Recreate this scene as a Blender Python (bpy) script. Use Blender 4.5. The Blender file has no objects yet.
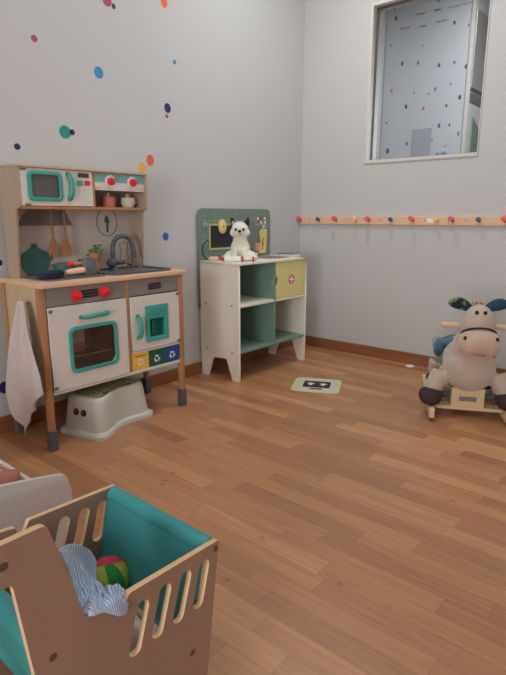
import bpy, bmesh, math, random
from mathutils import Vector, Matrix, noise
random.seed(7)
S = bpy.context.scene
COL = S.collection
PI = math.pi

# ------------------------------------------------------------ camera, world, lamps, exposure
cam_d = bpy.data.cameras.new('camera'); cam = bpy.data.objects.new('camera', cam_d); COL.objects.link(cam)
S.camera = cam
cam_d.sensor_fit = 'HORIZONTAL'; cam_d.sensor_width = 36.0; cam_d.lens = 36.0*530.0/506.0
cam_d.clip_start = 0.02
cam.location = (2.426, -3.445, 1.0)
cam.rotation_euler = (math.radians(90-12.7575), 0, math.radians(40.4))

W = bpy.data.worlds.new('world'); S.world = W; W.use_nodes = True
W.node_tree.nodes['Background'].inputs[0].default_value = (0.8, 0.85, 1, 1)
W.node_tree.nodes['Background'].inputs[1].default_value = 0.05

def area(name, loc, size, power, color=(1, 1, 1), rot=(0, 0, 0), spread=180, shape='DISK'):
    d = bpy.data.lights.new(name, 'AREA'); d.shape = shape; d.size = size; d.energy = power; d.color = color
    d.spread = math.radians(spread)
    o = bpy.data.objects.new(name, d); COL.objects.link(o); o.location = loc; o.rotation_euler = rot
    return o
WARM = (0.91, 0.975, 1.0)
LAMPS = [(0.80, -0.82, 0.08, 12), (3.0, -0.9, 0.20, 3), (1.10, -2.20, 0.20, 6), (3.2, -3.2, 0.22, 0.6)]
for i, (x, y, sz, p) in enumerate(LAMPS):
    area('downlight', (x, y, 2.868), sz, p, WARM)
area('panel_light', (1.7, -1.5, 2.868), 1.2, 6.5, (0.92, 0.98, 1.0), shape='SQUARE')
area('fill_light', (3.1, -7.385, 1.15), 1.7, 118, (0.92, 0.98, 1.0), rot=(math.radians(90), 0, math.radians(0)), shape='SQUARE')  # added fill light behind the camera, brightens the faces turned towards -y
area('panel_light', (1.3, 1.1, 3.12), 0.9, 46, (0.93, 0.97, 1.0), shape='SQUARE')

S.view_settings.view_transform = 'Standard'; S.view_settings.look = 'None'
S.view_settings.gamma = 1.0; S.view_settings.use_curve_mapping = False
S.view_settings.exposure = 0.0

# ------------------------------------------------------------ colour and material helpers
def s2l(c):
    c = c/255.0
    return c/12.92 if c <= 0.04045 else ((c+0.055)/1.055)**2.4
def C(r, g, b, k=0.74):
    return tuple(min(0.9, s2l(v)/k) for v in (r, g, b)) + (1.0,)
def mat(name, col, rough=0.6, var=0.05, scale=8.0, stretch=(1, 1, 1), bump=0.0, bscale=60.0, spec=0.4, metal=0.0, sheen=0.0, col2=None):
    m = bpy.data.materials.new(name); m.use_nodes = True
    nt = m.node_tree; b = nt.nodes['Principled BSDF']
    tc = nt.nodes.new('ShaderNodeTexCoord'); mp = nt.nodes.new('ShaderNodeMapping'); nz = nt.nodes.new('ShaderNodeTexNoise')
    mp.inputs['Scale'].default_value = stretch
    nz.inputs['Scale'].default_value = scale; nz.inputs['Detail'].default_value = 4
    nt.links.new(tc.outputs['Object'], mp.inputs['Vector']); nt.links.new(mp.outputs['Vector'], nz.inputs['Vector'])
    rp = nt.nodes.new('ShaderNodeValToRGB')
    rp.color_ramp.elements[0].position = 0.3; rp.color_ramp.elements[1].position = 0.7
    if col2 is None:
        rp.color_ramp.elements[0].color = tuple(v*(1-var) for v in col[:3])+(1,)
        rp.color_ramp.elements[1].color = tuple(min(1, v*(1+var)) for v in col[:3])+(1,)
    else:
        rp.color_ramp.elements[0].color = col; rp.color_ramp.elements[1].color = col2
    nt.links.new(nz.outputs['Fac'], rp.inputs['Fac']); nt.links.new(rp.outputs['Color'], b.inputs['Base Color'])
    b.inputs['Roughness'].default_value = rough; b.inputs['Specular IOR Level'].default_value = spec
    b.inputs['Metallic'].default_value = metal
    if sheen: b.inputs['Sheen Weight'].default_value = sheen
    if bump:
        n2 = nt.nodes.new('ShaderNodeTexNoise'); n2.inputs['Scale'].default_value = bscale; n2.inputs['Detail'].default_value = 3
        bp = nt.nodes.new('ShaderNodeBump'); bp.inputs['Strength'].default_value = bump; bp.inputs['Distance'].default_value = 0.004
        nt.links.new(tc.outputs['Object'], n2.inputs['Vector']); nt.links.new(n2.outputs['Fac'], bp.inputs['Height'])
        nt.links.new(bp.outputs['Normal'], b.inputs['Normal'])
    return m
def wood(name, col, axis='z', var=0.1, rough=0.5, sc=14):
    st = {'x': (0.12, 1, 1), 'y': (1, 0.12, 1), 'z': (1, 1, 0.12)}[axis]
    return mat(name, col, rough, var, sc, st, spec=0.3)

M = {}
M['wall'] = mat('wall_paint', (0.60, 0.588, 0.582, 1), 0.75, 0.012, 1.2, bump=0.05, bscale=140, spec=0.25)
M['wallB'] = mat('wall_paint_beyond', (0.60, 0.62, 0.64, 1), 0.7, 0.02, 1.5)
M['ceil'] = mat('ceiling_paint', (0.75, 0.74, 0.73, 1), 0.9, 0.01)
M['trimw'] = mat('window_frame_paint', C(188, 184, 178), 0.5, 0.02)
M['basew'] = wood('baseboard_wood', C(128, 82, 58), 'x', 0.14, 0.4)
M['basewy'] = wood('baseboard_wood_side', C(128, 82, 58), 'y', 0.14, 0.4)
M['ktop'] = wood('countertop_birch', C(200, 166, 134), 'y', 0.07, 0.45)
M['kside'] = wood('kitchen_side_birch', C(176, 152, 126), 'z', 0.08, 0.5)
M['kup'] = wood('kitchen_upright_birch', C(160, 140, 122), 'z', 0.08, 0.5)
M['kpost'] = wood('kitchen_post_pine', C(158, 112, 78), 'z', 0.12, 0.5)
M['kwhite'] = mat('kitchen_white_lacquer', C(196, 187, 179), 0.45, 0.015)
M['kback'] = mat('kitchen_backboard', C(182, 170, 162), 0.5, 0.015)
M['kgrey'] = mat('kitchen_taupe_strip', C(122, 114, 108), 0.5, 0.02)
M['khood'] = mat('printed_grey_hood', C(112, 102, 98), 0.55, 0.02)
M['teal'] = mat('teal_plastic', C(58, 146, 134), 0.35, 0.03)
M['teald'] = mat('dark_teal_plastic', C(22, 96, 88), 0.4, 0.03)
M['tealband'] = mat('teal_print', C(112, 160, 156), 0.5, 0.02)
M['red'] = mat('red_plastic', C(205, 42, 52), 0.35, 0.03)
M['black'] = mat('black_print', C(38, 34, 36), 0.5, 0.05)
M['print'] = mat('pale_print', C(150, 145, 140), 0.6, 0.02)
M['dgrey'] = mat('dark_grey_plastic', C(76, 78, 84), 0.45, 0.04)
M['hob'] = mat('hob_grey', C(92, 92, 90), 0.4, 0.04)
M['cap'] = mat('leg_cap_rubber', C(84, 82, 84), 0.6, 0.04)
M['navy'] = mat('navy_pan_enamel', C(42, 46, 66), 0.35, 0.04)
M['potg'] = mat('grey_pot_paint', C(98, 100, 102), 0.45, 0.04)
M['dteal'] = mat('deep_green_board', C(62, 104, 98), 0.5, 0.03)
M['spwood'] = wood('utensil_wood', C(152, 104, 72), 'z', 0.1, 0.5)
M['terra'] = mat('terracotta', C(184, 118, 90), 0.7, 0.06)
M['cream'] = mat('cream_paint', C(200, 194, 176), 0.5, 0.03)
M['leaf'] = mat('leaf_green', C(70, 120, 70), 0.6, 0.1)
M['steel'] = mat('brushed_steel', C(150, 150, 150), 0.3, 0.03, metal=0.8)
M['yel'] = mat('yellow_bin', C(212, 166, 72), 0.5, 0.02)
M['grn'] = mat('green_bin', C(30, 84, 50), 0.5, 0.02)
M['blu'] = mat('blue_bin', C(38, 66, 128), 0.5, 0.02)
M['white'] = mat('white_print', C(215, 212, 205), 0.5, 0.01)
M['towel'] = mat('towel_cotton', C(186, 174, 170), 0.95, 0.04, 30, bump=0.4, bscale=500, sheen=0.3)
M['stool'] = mat('stool_white_plastic', C(186, 182, 174), 0.4, 0.02)
M['stoolgd'] = mat('stool_grip_base', C(92, 88, 62), 0.8, 0.05)
M['stoolg'] = mat('stool_green_grip', C(150, 150, 114), 0.7, 0.08, bump=0.2, bscale=150)
M['vwhite'] = mat('vet_white_lacquer', C(214, 206, 194), 0.5, 0.015)
M['vgreen'] = mat('vet_green_lacquer', C(106, 130, 118), 0.5, 0.02)
M['vboard'] = mat('vet_board_green', C(104, 120, 110), 0.55, 0.03)
M['vline'] = mat('board_grid_line', C(128, 150, 136), 0.55, 0.02)
M['vyel'] = mat('vet_pale_yellow', C(200, 190, 130), 0.5, 0.02)
M['vframe'] = mat('blackboard_frame_yellow', C(168, 164, 110), 0.5, 0.02)
M['mustard'] = mat('mustard_yellow', C(210, 184, 120), 0.5, 0.04)
M['slate'] = mat('blackboard_slate', C(34, 36, 42), 0.5, 0.05)
M['pink'] = mat('pink_red_print', C(200, 84, 78), 0.5, 0.03)
M['fur'] = mat('white_plush', C(212, 206, 192), 0.95, 0.04, 25, bump=0.8, bscale=260, sheen=0.4)
M['furg'] = mat('grey_plush', C(150, 148, 142), 0.95, 0.08, 25, bump=0.8, bscale=260, sheen=0.4)
M['furk'] = mat('black_plush', C(40, 38, 42), 0.9, 0.1, 25, bump=0.8, bscale=260)
M['hcream'] = mat('horse_cream_plush', C(172, 154, 140), 0.95, 0.05, 18, bump=0.7, bscale=300, sheen=0.4)
M['hmuz'] = mat('horse_muzzle_plush', C(178, 150, 130), 0.95, 0.05, 18, bump=0.7, bscale=300, sheen=0.4)
M['hoof'] = mat('horse_hoof_plush', C(58, 40, 44), 0.9, 0.15, 40, bump=0.6, bscale=300)
M['hteal'] = mat('horse_teal_velvet', C(24, 78, 94), 0.8, 0.1, 20, sheen=0.3)
M['hnavy'] = mat('horse_navy_velvet', C(24, 56, 76), 0.8, 0.1, 20, sheen=0.3)
M['hear'] = mat('horse_ear_print', C(20, 40, 48), 0.85, 0.1, 22, col2=C(110, 128, 84))
M['hear'].node_tree.nodes['Color Ramp'].color_ramp.elements[0].position = 0.50; M['hear'].node_tree.nodes['Color Ramp'].color_ramp.elements[1].position = 0.60
M['hwood'] = wood('rocker_birch', C(196, 168, 132), 'x', 0.06, 0.5)
M['hplate'] = mat('name_plate', C(120, 100, 106), 0.5, 0.05)
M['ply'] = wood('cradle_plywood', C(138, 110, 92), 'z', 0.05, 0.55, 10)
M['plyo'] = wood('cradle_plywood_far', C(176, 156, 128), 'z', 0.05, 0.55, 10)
M['edge'] = wood('cradle_ply_lit_edge', C(204, 170, 132), 'y', 0.08, 0.55, 20)  # slightly pale ply edge, brightened further in colour for light from above
M['sling'] = mat('teal_canvas', C(62, 140, 142), 0.9, 0.04, 12, bump=0.3, bscale=600)
M['bedw'] = mat('doll_bed_white', C(190, 184, 180), 0.5, 0.02)
M['bedp'] = mat('doll_mattress_pink', C(206, 160, 154), 0.9, 0.03, bump=0.2, bscale=300)
M['roll'] = mat('dusty_rose_cloth', C(150, 98, 88), 0.9, 0.05, 20, bump=0.2, bscale=300)
M['signy'] = mat('sign_pale_yellow', C(190, 188, 138), 0.5, 0.02)
M['signc'] = mat('sign_cream', C(184, 184, 168), 0.5, 0.02)
M['screw'] = mat('screw_metal', C(110, 105, 100), 0.35, 0.03, metal=0.9)
M['hole'] = mat('drill_hole', C(60, 52, 46), 0.8, 0.03)
M['railw'] = wood('coat_rail_beech', C(206, 170, 140), 'x', 0.05, 0.5)
M['crochR'] = mat('crochet_pink', C(190, 60, 80), 0.95, 0.1, 60, bump=0.8, bscale=300)

# floor: laminate strips running along X
def floor_mat():
    m = bpy.data.materials.new('laminate_floor'); m.use_nodes = True; nt = m.node_tree; N = nt.nodes; L = nt.links
    b = N['Principled BSDF']
    tc = N.new('ShaderNodeTexCoord'); sp = N.new('ShaderNodeSeparateXYZ'); L.new(tc.outputs['Object'], sp.inputs[0])
    def mth(op, a, bb=None):
        n = N.new('ShaderNodeMath'); n.operation = op
        for i, v in enumerate((a, bb)):
            if v is None: continue
            if isinstance(v, (int, float)): n.inputs[i].default_value = v
            else: L.new(v, n.inputs[i])
        return n.outputs[0]
    W_, LEN = 0.070, 0.52
    r = mth('DIVIDE', sp.outputs['Y'], W_); row = mth('FLOOR', r); fr = mth('FRACT', r)
    wn = N.new('ShaderNodeTexWhiteNoise'); wn.noise_dimensions = '1D'; L.new(row, wn.inputs['W'])
    xs = mth('ADD', mth('DIVIDE', sp.outputs['X'], LEN), mth('MULTIPLY', wn.outputs['Value'], 7.3))
    blk = mth('FLOOR', xs); fx = mth('FRACT', xs)
    cb = N.new('ShaderNodeCombineXYZ'); L.new(row, cb.inputs[0]); L.new(blk, cb.inputs[1])
    w2 = N.new('ShaderNodeTexWhiteNoise'); w2.noise_dimensions = '2D'; L.new(cb.outputs[0], w2.inputs['Vector'])
    rp = N.new('ShaderNodeValToRGB'); e = rp.color_ramp.elements
    e[0].position = 0; e[0].color = C(150, 103, 71); e[1].position = 1; e[1].color = C(182, 132, 94)
    a = e.new(0.5); a.color = C(166, 116, 81)
    a = e.new(0.8); a.color = C(173, 123, 86)
    L.new(w2.outputs['Value'], rp.inputs['Fac'])
    # grain
    mp = N.new('ShaderNodeMapping'); mp.inputs['Scale'].default_value = (1.3, 22, 1)
    L.new(tc.outputs['Object'], mp.inputs['Vector'])
    va = N.new('ShaderNodeVectorMath'); va.operation = 'ADD'
    cb2 = N.new('ShaderNodeCombineXYZ'); L.new(mth('MULTIPLY', w2.outputs['Value'], 31.0), cb2.inputs[2])
    L.new(mp.outputs['Vector'], va.inputs[0]); L.new(cb2.outputs[0], va.inputs[1])
    nz = N.new('ShaderNodeTexNoise'); nz.inputs['Scale'].default_value = 3.2; nz.inputs['Detail'].default_value = 5; nz.inputs['Distortion'].default_value = 0.6
    L.new(va.outputs[0], nz.inputs['Vector'])
    g = N.new('ShaderNodeMapRange'); g.inputs['From Min'].default_value = 0.3; g.inputs['From Max'].default_value = 0.75
    g.inputs['To Min'].default_value = 0.84; g.inputs['To Max'].default_value = 1.12
    L.new(nz.outputs['Fac'], g.inputs['Value'])
    # seams
    sy = mth('MINIMUM', fr, mth('SUBTRACT', 1.0, fr)); sx = mth('MINIMUM', fx, mth('SUBTRACT', 1.0, fx))
    seam = mth('MINIMUM', mth('DIVIDE', sy, 0.022), mth('DIVIDE', sx, 0.0034))
    sm = N.new('ShaderNodeMapRange'); sm.inputs['To Min'].default_value = 0.70; sm.inputs['To Max'].default_value = 1.0
    L.new(seam, sm.inputs['Value'])
    vk = N.new('ShaderNodeTexVoronoi'); vk.inputs['Scale'].default_value = 1.0; mk = N.new('ShaderNodeMapping'); mk.inputs['Scale'].default_value = (5.5, 9, 1)
    L.new(tc.outputs['Object'], mk.inputs['Vector']); L.new(mk.outputs['Vector'], vk.inputs['Vector'])
    kr = N.new('ShaderNodeMapRange'); kr.inputs['From Min'].default_value = 0.02; kr.inputs['From Max'].default_value = 0.09
    kr.inputs['To Min'].default_value = 0.62; kr.inputs['To Max'].default_value = 1.0; L.new(vk.outputs['Distance'], kr.inputs['Value'])
    k = mth('MULTIPLY', mth('MULTIPLY', g.outputs[0], sm.outputs[0]), kr.outputs[0])
    mx = N.new('ShaderNodeMix'); mx.data_type = 'RGBA'; mx.blend_type = 'MULTIPLY'; mx.inputs['Factor'].default_value = 1
    L.new(rp.outputs['Color'], mx.inputs['A']); cc = N.new('ShaderNodeCombineColor')
    for i in range(3): L.new(k, cc.inputs[i])
    L.new(cc.outputs[0], mx.inputs['B']); L.new(mx.outputs['Result'], b.inputs['Base Color'])
    b.inputs['Roughness'].default_value = 0.36; b.inputs['Specular IOR Level'].default_value = 0.5
    return m
M['floor'] = floor_mat()
def glass_mat():
    m = bpy.data.materials.new('clear_glass'); m.use_nodes = True; b = m.node_tree.nodes['Principled BSDF']
    b.inputs['Base Color'].default_value = (0.93, 0.96, 0.97, 1)
    b.inputs['Transmission Weight'].default_value = 1; b.inputs['Roughness'].default_value = 0.0; b.inputs['IOR'].default_value = 1.45
    return m
M['glass'] = glass_mat()
def dark_glass(name, col, r):
    m = bpy.data.materials.new(name); m.use_nodes = True; b = m.node_tree.nodes['Principled BSDF']
    b.inputs['Base Color'].default_value = col; b.inputs['Roughness'].default_value = r; b.inputs['Specular IOR Level'].default_value = 0.9
    b.inputs['Coat Weight'].default_value = 0.6; b.inputs['Coat Roughness'].default_value = 0.04
    return m
M['oglass'] = dark_glass('oven_glass', (0.75, 0.70, 0.66, 1), 0.02)
M['oglass'].node_tree.nodes['Principled BSDF'].inputs['Transmission Weight'].default_value = 1.0
M['oglass'].node_tree.nodes['Principled BSDF'].inputs['Coat Weight'].default_value = 0.2
M['mglass'] = dark_glass('microwave_glass', (0.10, 0.085, 0.08, 1), 0.25)
def stripe_mat(name, ca, cb_, freq, axis):
    m = bpy.data.materials.new(name); m.use_nodes = True; nt = m.node_tree; b = nt.nodes['Principled BSDF']
    uv = nt.nodes.new('ShaderNodeTexCoord'); wv = nt.nodes.new('ShaderNodeTexWave'); wv.bands_direction = axis
    wv.inputs['Scale'].default_value = freq; wv.inputs['Distortion'].default_value = 0.3
    rp = nt.nodes.new('ShaderNodeValToRGB'); rp.color_ramp.elements[0].color = ca; rp.color_ramp.elements[1].color = cb_
    rp.color_ramp.elements[0].position = 0.35; rp.color_ramp.elements[1].position = 0.65
    nt.links.new(uv.outputs['UV'], wv.inputs['Vector']); nt.links.new(wv.outputs['Fac'], rp.inputs['Fac'])
    nt.links.new(rp.outputs['Color'], b.inputs['Base Color']); b.inputs['Roughness'].default_value = 0.95
    return m
M['cloth'] = stripe_mat('blue_striped_cotton', C(178, 190, 204), C(122, 142, 174), 6.5, 'X')
def ball_mat():
    m = bpy.data.materials.new('crochet_ball'); m.use_nodes = True; nt = m.node_tree; b = nt.nodes['Principled BSDF']
    tc = nt.nodes.new('ShaderNodeTexCoord'); g = nt.nodes.new('ShaderNodeTexGradient'); g.gradient_type = 'RADIAL'
    nt.links.new(tc.outputs['Object'], g.inputs['Vector'])
    rp = nt.nodes.new('ShaderNodeValToRGB'); rp.color_ramp.interpolation = 'CONSTANT'
    cols = [C(158, 162, 60), C(40, 122, 56), C(158, 162, 60), C(150, 160, 60), C(40, 122, 56), C(158, 162, 60), C(180, 150, 60), C(40, 122, 56)]
    e = rp.color_ramp.elements
    e[0].color = cols[0]; e[1].position = 1/8; e[1].color = cols[1]
    for i in range(2, 8):
        x = e.new(i/8); x.color = cols[i]
    nt.links.new(g.outputs['Fac'], rp.inputs['Fac'])
    vo = nt.nodes.new('ShaderNodeTexVoronoi'); vo.inputs['Scale'].default_value = 160
    nt.links.new(tc.outputs['Object'], vo.inputs['Vector'])
    bp = nt.nodes.new('ShaderNodeBump'); bp.inputs['Strength'].default_value = 0.7; bp.inputs['Distance'].default_value = 0.003
    nt.links.new(vo.outputs['Distance'], bp.inputs['Height']); nt.links.new(bp.outputs['Normal'], b.inputs['Normal'])
    nt.links.new(rp.outputs['Color'], b.inputs['Base Color']); b.inputs['Roughness'].default_value = 0.95
    return m
M['ball'] = ball_mat()

# ------------------------------------------------------------ object helpers
def tag(o, label=None, cat=None, group=None, kind=None):
    if label: o['label'] = label
    if cat: o['category'] = cat
    if group: o['group'] = group
    if kind: o['kind'] = kind
    return o
def thing(name, loc, label, cat, group=None, rz=0):
    o = bpy.data.objects.new(name, None); COL.objects.link(o); o.location = loc; o.rotation_euler = (0, 0, rz)
    o.empty_display_size = 0.05
    return tag(o, label, cat, group)
def origin_of(p):
    v = Vector((0, 0, 0))
    while p is not None:
        if p.get('local_') : return Vector((0, 0, 0))
        v += p.location; p = p.parent
    return v
LOCAL = set()
def root_of(p):
    while p.parent: p = p.parent
    return p
def obj(name, bm, m, parent=None, smooth=None, origin=None, kind=None):
    """bm built in world coordinates (or the root's own frame for things listed in LOCAL)."""
    if isinstance(bm, bmesh.types.BMesh):
        bmesh.ops.recalc_face_normals(bm, faces=bm.faces[:])
        me = bpy.data.meshes.new(name); bm.to_mesh(me); bm.free()
    else:
        me = bm; me.name = name
    o = bpy.data.objects.new(name, me); COL.objects.link(o)
    if not isinstance(m, (list, tuple)): m = [m]
    me.materials.clear()
    for k in m: me.materials.append(k)
    if smooth is not None:
        for p in me.polygons: p.use_smooth = True
        if smooth < 180:
            me.set_sharp_from_angle(angle=math.radians(smooth))
    if parent is not None:
        o.parent = parent
        if root_of(parent).name not in LOCAL:
            off = Vector((0, 0, 0)); p = parent
            while p: off += p.location; p = p.parent
            me.transform(Matrix.Translation(-off))
    elif origin is not None:
        me.transform(Matrix.Translation(-Vector(origin))); o.location = origin
    if kind: o['kind'] = kind
    return o
def BM(): return bmesh.new()
def box(bm, x0, x1, y0, y1, z0, z1, bev=0.0, seg=2):
    r = bmesh.ops.create_cube(bm, size=1.0)
    vs = r['verts']
    for v in vs:
        v.co = Vector((x0+(v.co.x+.5)*(x1-x0), y0+(v.co.y+.5)*(y1-y0), z0+(v.co.z+.5)*(z1-z0)))
    if bev > 0:
        es = list({e for v in vs for e in v.link_edges})
        bmesh.ops.bevel(bm, geom=es, offset=bev, segments=seg, affect='EDGES', profile=0.5)
    return bm
def bx(*a, **k): return box(BM(), *a, **k)
def frame_of(d):
    d = Vector(d).normalized(); up = Vector((0, 0, 1)) if abs(d.z) < 0.95 else Vector((0, 1, 0))
    a = d.cross(up).normalized(); b = a.cross(d).normalized(); return a, b
def lathe(bm, base, axis, prof, n=24):
    """prof: list of (r, h) along axis from base"""
    base = Vector(base); ax = Vector(axis).normalized(); a, b = frame_of(ax); rings = []
    for r, h in prof:
        c = base+ax*h
        if r < 1e-5: rings.append([bm.verts.new(c)])
        else: rings.append([bm.verts.new(c+(a*math.cos(2*PI*i/n)+b*math.sin(2*PI*i/n))*r) for i in range(n)])
    for R0, R1 in zip(rings, rings[1:]):
        if len(R0) == 1 and len(R1) == 1: continue
        if len(R0) == 1:
            for i in range(n): bm.faces.new((R0[0], R1[i], R1[(i+1) % n]))
        elif len(R1) == 1:
            for i in range(n): bm.faces.new((R0[i], R0[(i+1) % n], R1[0]))
        else:
            for i in range(n): bm.faces.new((R0[i], R0[(i+1) % n], R1[(i+1) % n], R1[i]))
    for R_ in (rings[0], rings[-1]):
        if len(R_) > 1: bm.faces.new(R_)
    return bm
def cyl(bm, p0, p1, r, r2=None, n=20, bev=0.0):
    p0 = Vector(p0); p1 = Vector(p1); L = (p1-p0).length; r2 = r if r2 is None else r2
    if bev > 0: prof = [(r-bev, 0), (r, bev), (r2, L-bev), (r2-bev, L)]
    else: prof = [(r, 0), (r2, L)]
    return lathe(bm, p0, p1-p0, prof, n)
def tube(bm, pts, r, n=10, closed=False):
    pts = [Vector(p) for p in pts]; N = len(pts); rs = r if isinstance(r, (list, tuple)) else [r]*N
    rings = []; prev = None
    for i, p in enumerate(pts):
        if closed: t = pts[(i+1) % N]-pts[i-1]
        else: t = pts[min(i+1, N-1)]-pts[max(i-1, 0)]
        t.normalize()
        if prev is None: a, b = frame_of(t)
        else:
            a = prev-t*prev.dot(t)
            if a.length < 1e-4: a, _ = frame_of(t)
            a.normalize(); b = t.cross(a)
        prev = a
        rings.append([bm.verts.new(p+(a*math.cos(2*PI*k/n)+b*math.sin(2*PI*k/n))*rs[i]) for k in range(n)])
    m = N if closed else N-1
    for i in range(m):
        R0, R1 = rings[i], rings[(i+1) % N]
        for k in range(n): bm.faces.new((R0[k], R0[(k+1) % n], R1[(k+1) % n], R1[k]))
    if not closed: bm.faces.new(rings[0]); bm.faces.new(rings[-1])
    return bm
def ell(bm, c, r, rot=None, sub=3):
    res = bmesh.ops.create_icosphere(bm, subdivisions=sub, radius=1.0)
    Mx = Matrix.Translation(Vector(c)) @ (rot.to_4x4() if rot else Matrix.Identity(4)) @ Matrix.Diagonal((*r, 1))
    bmesh.ops.transform(bm, matrix=Mx, verts=res['verts']); return bm
def fillet(pts, n=5):
    """pts: (u, v, radius) -> rounded polygon"""
    out = []; N = len(pts)
    for i, p in enumerate(pts):
        P = Vector(p[:2]); r = p[2] if len(p) > 2 else 0
        if r <= 0: out.append(P.copy()); continue
        A = Vector(pts[i-1][:2]); B = Vector(pts[(i+1) % N][:2])
        a = (A-P).normalized(); b = (B-P).normalized(); ang = a.angle(b)
        d = min(r/math.tan(ang/2), (A-P).length*.49, (B-P).length*.49)
        P0 = P+a*d; P2 = P+b*d
        for k in range(n+1):
            t = k/n; out.append(P0*(1-t)**2+P*2*t*(1-t)+P2*t*t)
    return out
def rr(u0, u1, v0, v1, r, n=5): return fillet([(u0, v0, r), (u1, v0, r), (u1, v1, r), (u0, v1, r)], n)
def slot(pa, pb, w, n=7):
    pa = Vector(pa); pb = Vector(pb); d = (pb-pa).normalized(); s = Vector((-d.y, d.x)); o = []
    for k in range(n+1):
        t = -PI/2+PI*k/n; o.append(pb+d*math.cos(t)*w/2+s*math.sin(t)*w/2)
    for k in range(n+1):
        t = PI/2+PI*k/n; o.append(pa+d*math.cos(t)*w/2+s*math.sin(t)*w/2)
    return o
def plate(outlines, t, plane='yz', pos=0.0, bev=0.0):
    """solid plate with holes; occupies pos .. pos+t along the normal; returns a mesh"""
    cu = bpy.data.curves.new('tmp', 'CURVE'); cu.dimensions = '2D'; cu.fill_mode = 'BOTH'
    cu.extrude = max(t/2-bev, 1e-5); cu.bevel_depth = bev; cu.bevel_resolution = 1 if bev else 0
    if bev: cu.offset = -bev
    for ol in outlines:
        sp = cu.splines.new('POLY'); sp.points.add(len(ol)-1)
        for p, q in zip(sp.points, ol): p.co = (q[0], q[1], 0, 1)
        sp.use_cyclic_u = True
    ob = bpy.data.objects.new('tmp', cu); COL.objects.link(ob); bpy.context.view_layer.update()
    me = bpy.data.meshes.new_from_object(ob.evaluated_get(bpy.context.evaluated_depsgraph_get()))
    bpy.data.objects.remove(ob); bpy.data.curves.remove(cu)
    for v in me.vertices:
        u, w, h = v.co; h += pos+t/2
        v.co = {'yz': (h, u, w), 'xz': (u, h, w), 'xy': (u, w, h)}[plane]
    b = BM(); b.from_mesh(me); bpy.data.meshes.remove(me)
    bmesh.ops.remove_doubles(b, verts=b.verts[:], dist=1e-5)
    return b
def baked(bm, voxel=0.008, smooth=6, sub=0):
    """fuse overlapping shapes into one continuous skin"""
    me = bpy.data.meshes.new('tmp'); bm.to_mesh(me); bm.free()
    ob = bpy.data.objects.new('tmp', me); COL.objects.link(ob)
    md = ob.modifiers.new('r', 'REMESH'); md.mode = 'VOXEL'; md.voxel_size = voxel
    sm = ob.modifiers.new('s', 'SMOOTH'); sm.iterations = smooth; sm.factor = 0.6
    bpy.context.view_layer.update()
    out = bpy.data.meshes.new_from_object(ob.evaluated_get(bpy.context.evaluated_depsgraph_get()))
    bpy.data.objects.remove(ob); bpy.data.meshes.remove(me)
    return out
def solid(bm, t):
    bmesh.ops.recalc_face_normals(bm, faces=bm.faces[:]); bmesh.ops.solidify(bm, geom=bm.faces[:], thickness=t); return bm
def letters(text, size, depth=0.0006):
    cu = bpy.data.curves.new('tmp', 'FONT'); cu.body = text; cu.size = size; cu.extrude = depth/2; cu.align_x = 'CENTER'; cu.align_y = 'CENTER'
    ob = bpy.data.objects.new('tmp', cu); COL.objects.link(ob); bpy.context.view_layer.update()
    me = bpy.data.meshes.new_from_object(ob.evaluated_get(bpy.context.evaluated_depsgraph_get()))
    bpy.data.objects.remove(ob); bpy.data.curves.remove(cu)
    b = BM(); b.from_mesh(me); bpy.data.meshes.remove(me); return b
def xf(bm, Mx): bmesh.ops.transform(bm, matrix=Mx, verts=bm.verts[:]); return bm
def onX(u, v, x):   # text plane (X right, Y up) -> vertical plane facing +x, reading along +y
    return Matrix(((0, 0, 1, x), (1, 0, 0, u), (0, 1, 0, v), (0, 0, 0, 1)))

# ------------------------------------------------------------ THE ROOM
RX, RY, RZ = 4.6, -7.4, 2.9
LX = -0.02
WT = 0.12
obj('floor', bx(LX-WT, RX+WT, RY-WT, WT, -0.06, 0), M['floor'], kind='structure')
obj('ceiling', bx(LX-WT, RX+WT, RY-WT, WT, RZ, RZ+.06), M['ceil'], kind='structure')
obj('wall_left', bx(LX-WT, LX, RY-WT, 0, 0, RZ), M['wall'], kind='structure')
obj('wall_right', bx(RX, RX+WT, RY-WT, WT, 0, RZ), M['wall'], kind='structure')
obj('wall_front', bx(LX-WT, RX+WT, RY-WT, RY, 0, RZ), M['wall'], kind='structure')
wx0, wx1, wz0, wz1 = 0.535, 1.272, 1.385, 2.345
obj('wall_back', plate([[(LX-WT, 0), (RX, 0), (RX, RZ), (LX-WT, RZ)], [(wx0-.02, wz0-.02), (wx0-.02, wz1+.02), (wx1+.004, wz1+.02), (wx1+.004, wz0-.02)]], WT, 'xz', 0.0), M['wall'], kind='structure')
obj('baseboard_left', bx(LX, LX+.014, RY, -.014, 0, 0.078, bev=.003), M['basewy'], kind='structure')
obj('baseboard_back', bx(LX, RX, -.014, 0, 0, 0.078, bev=.003), M['basew'], kind='structure')
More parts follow.
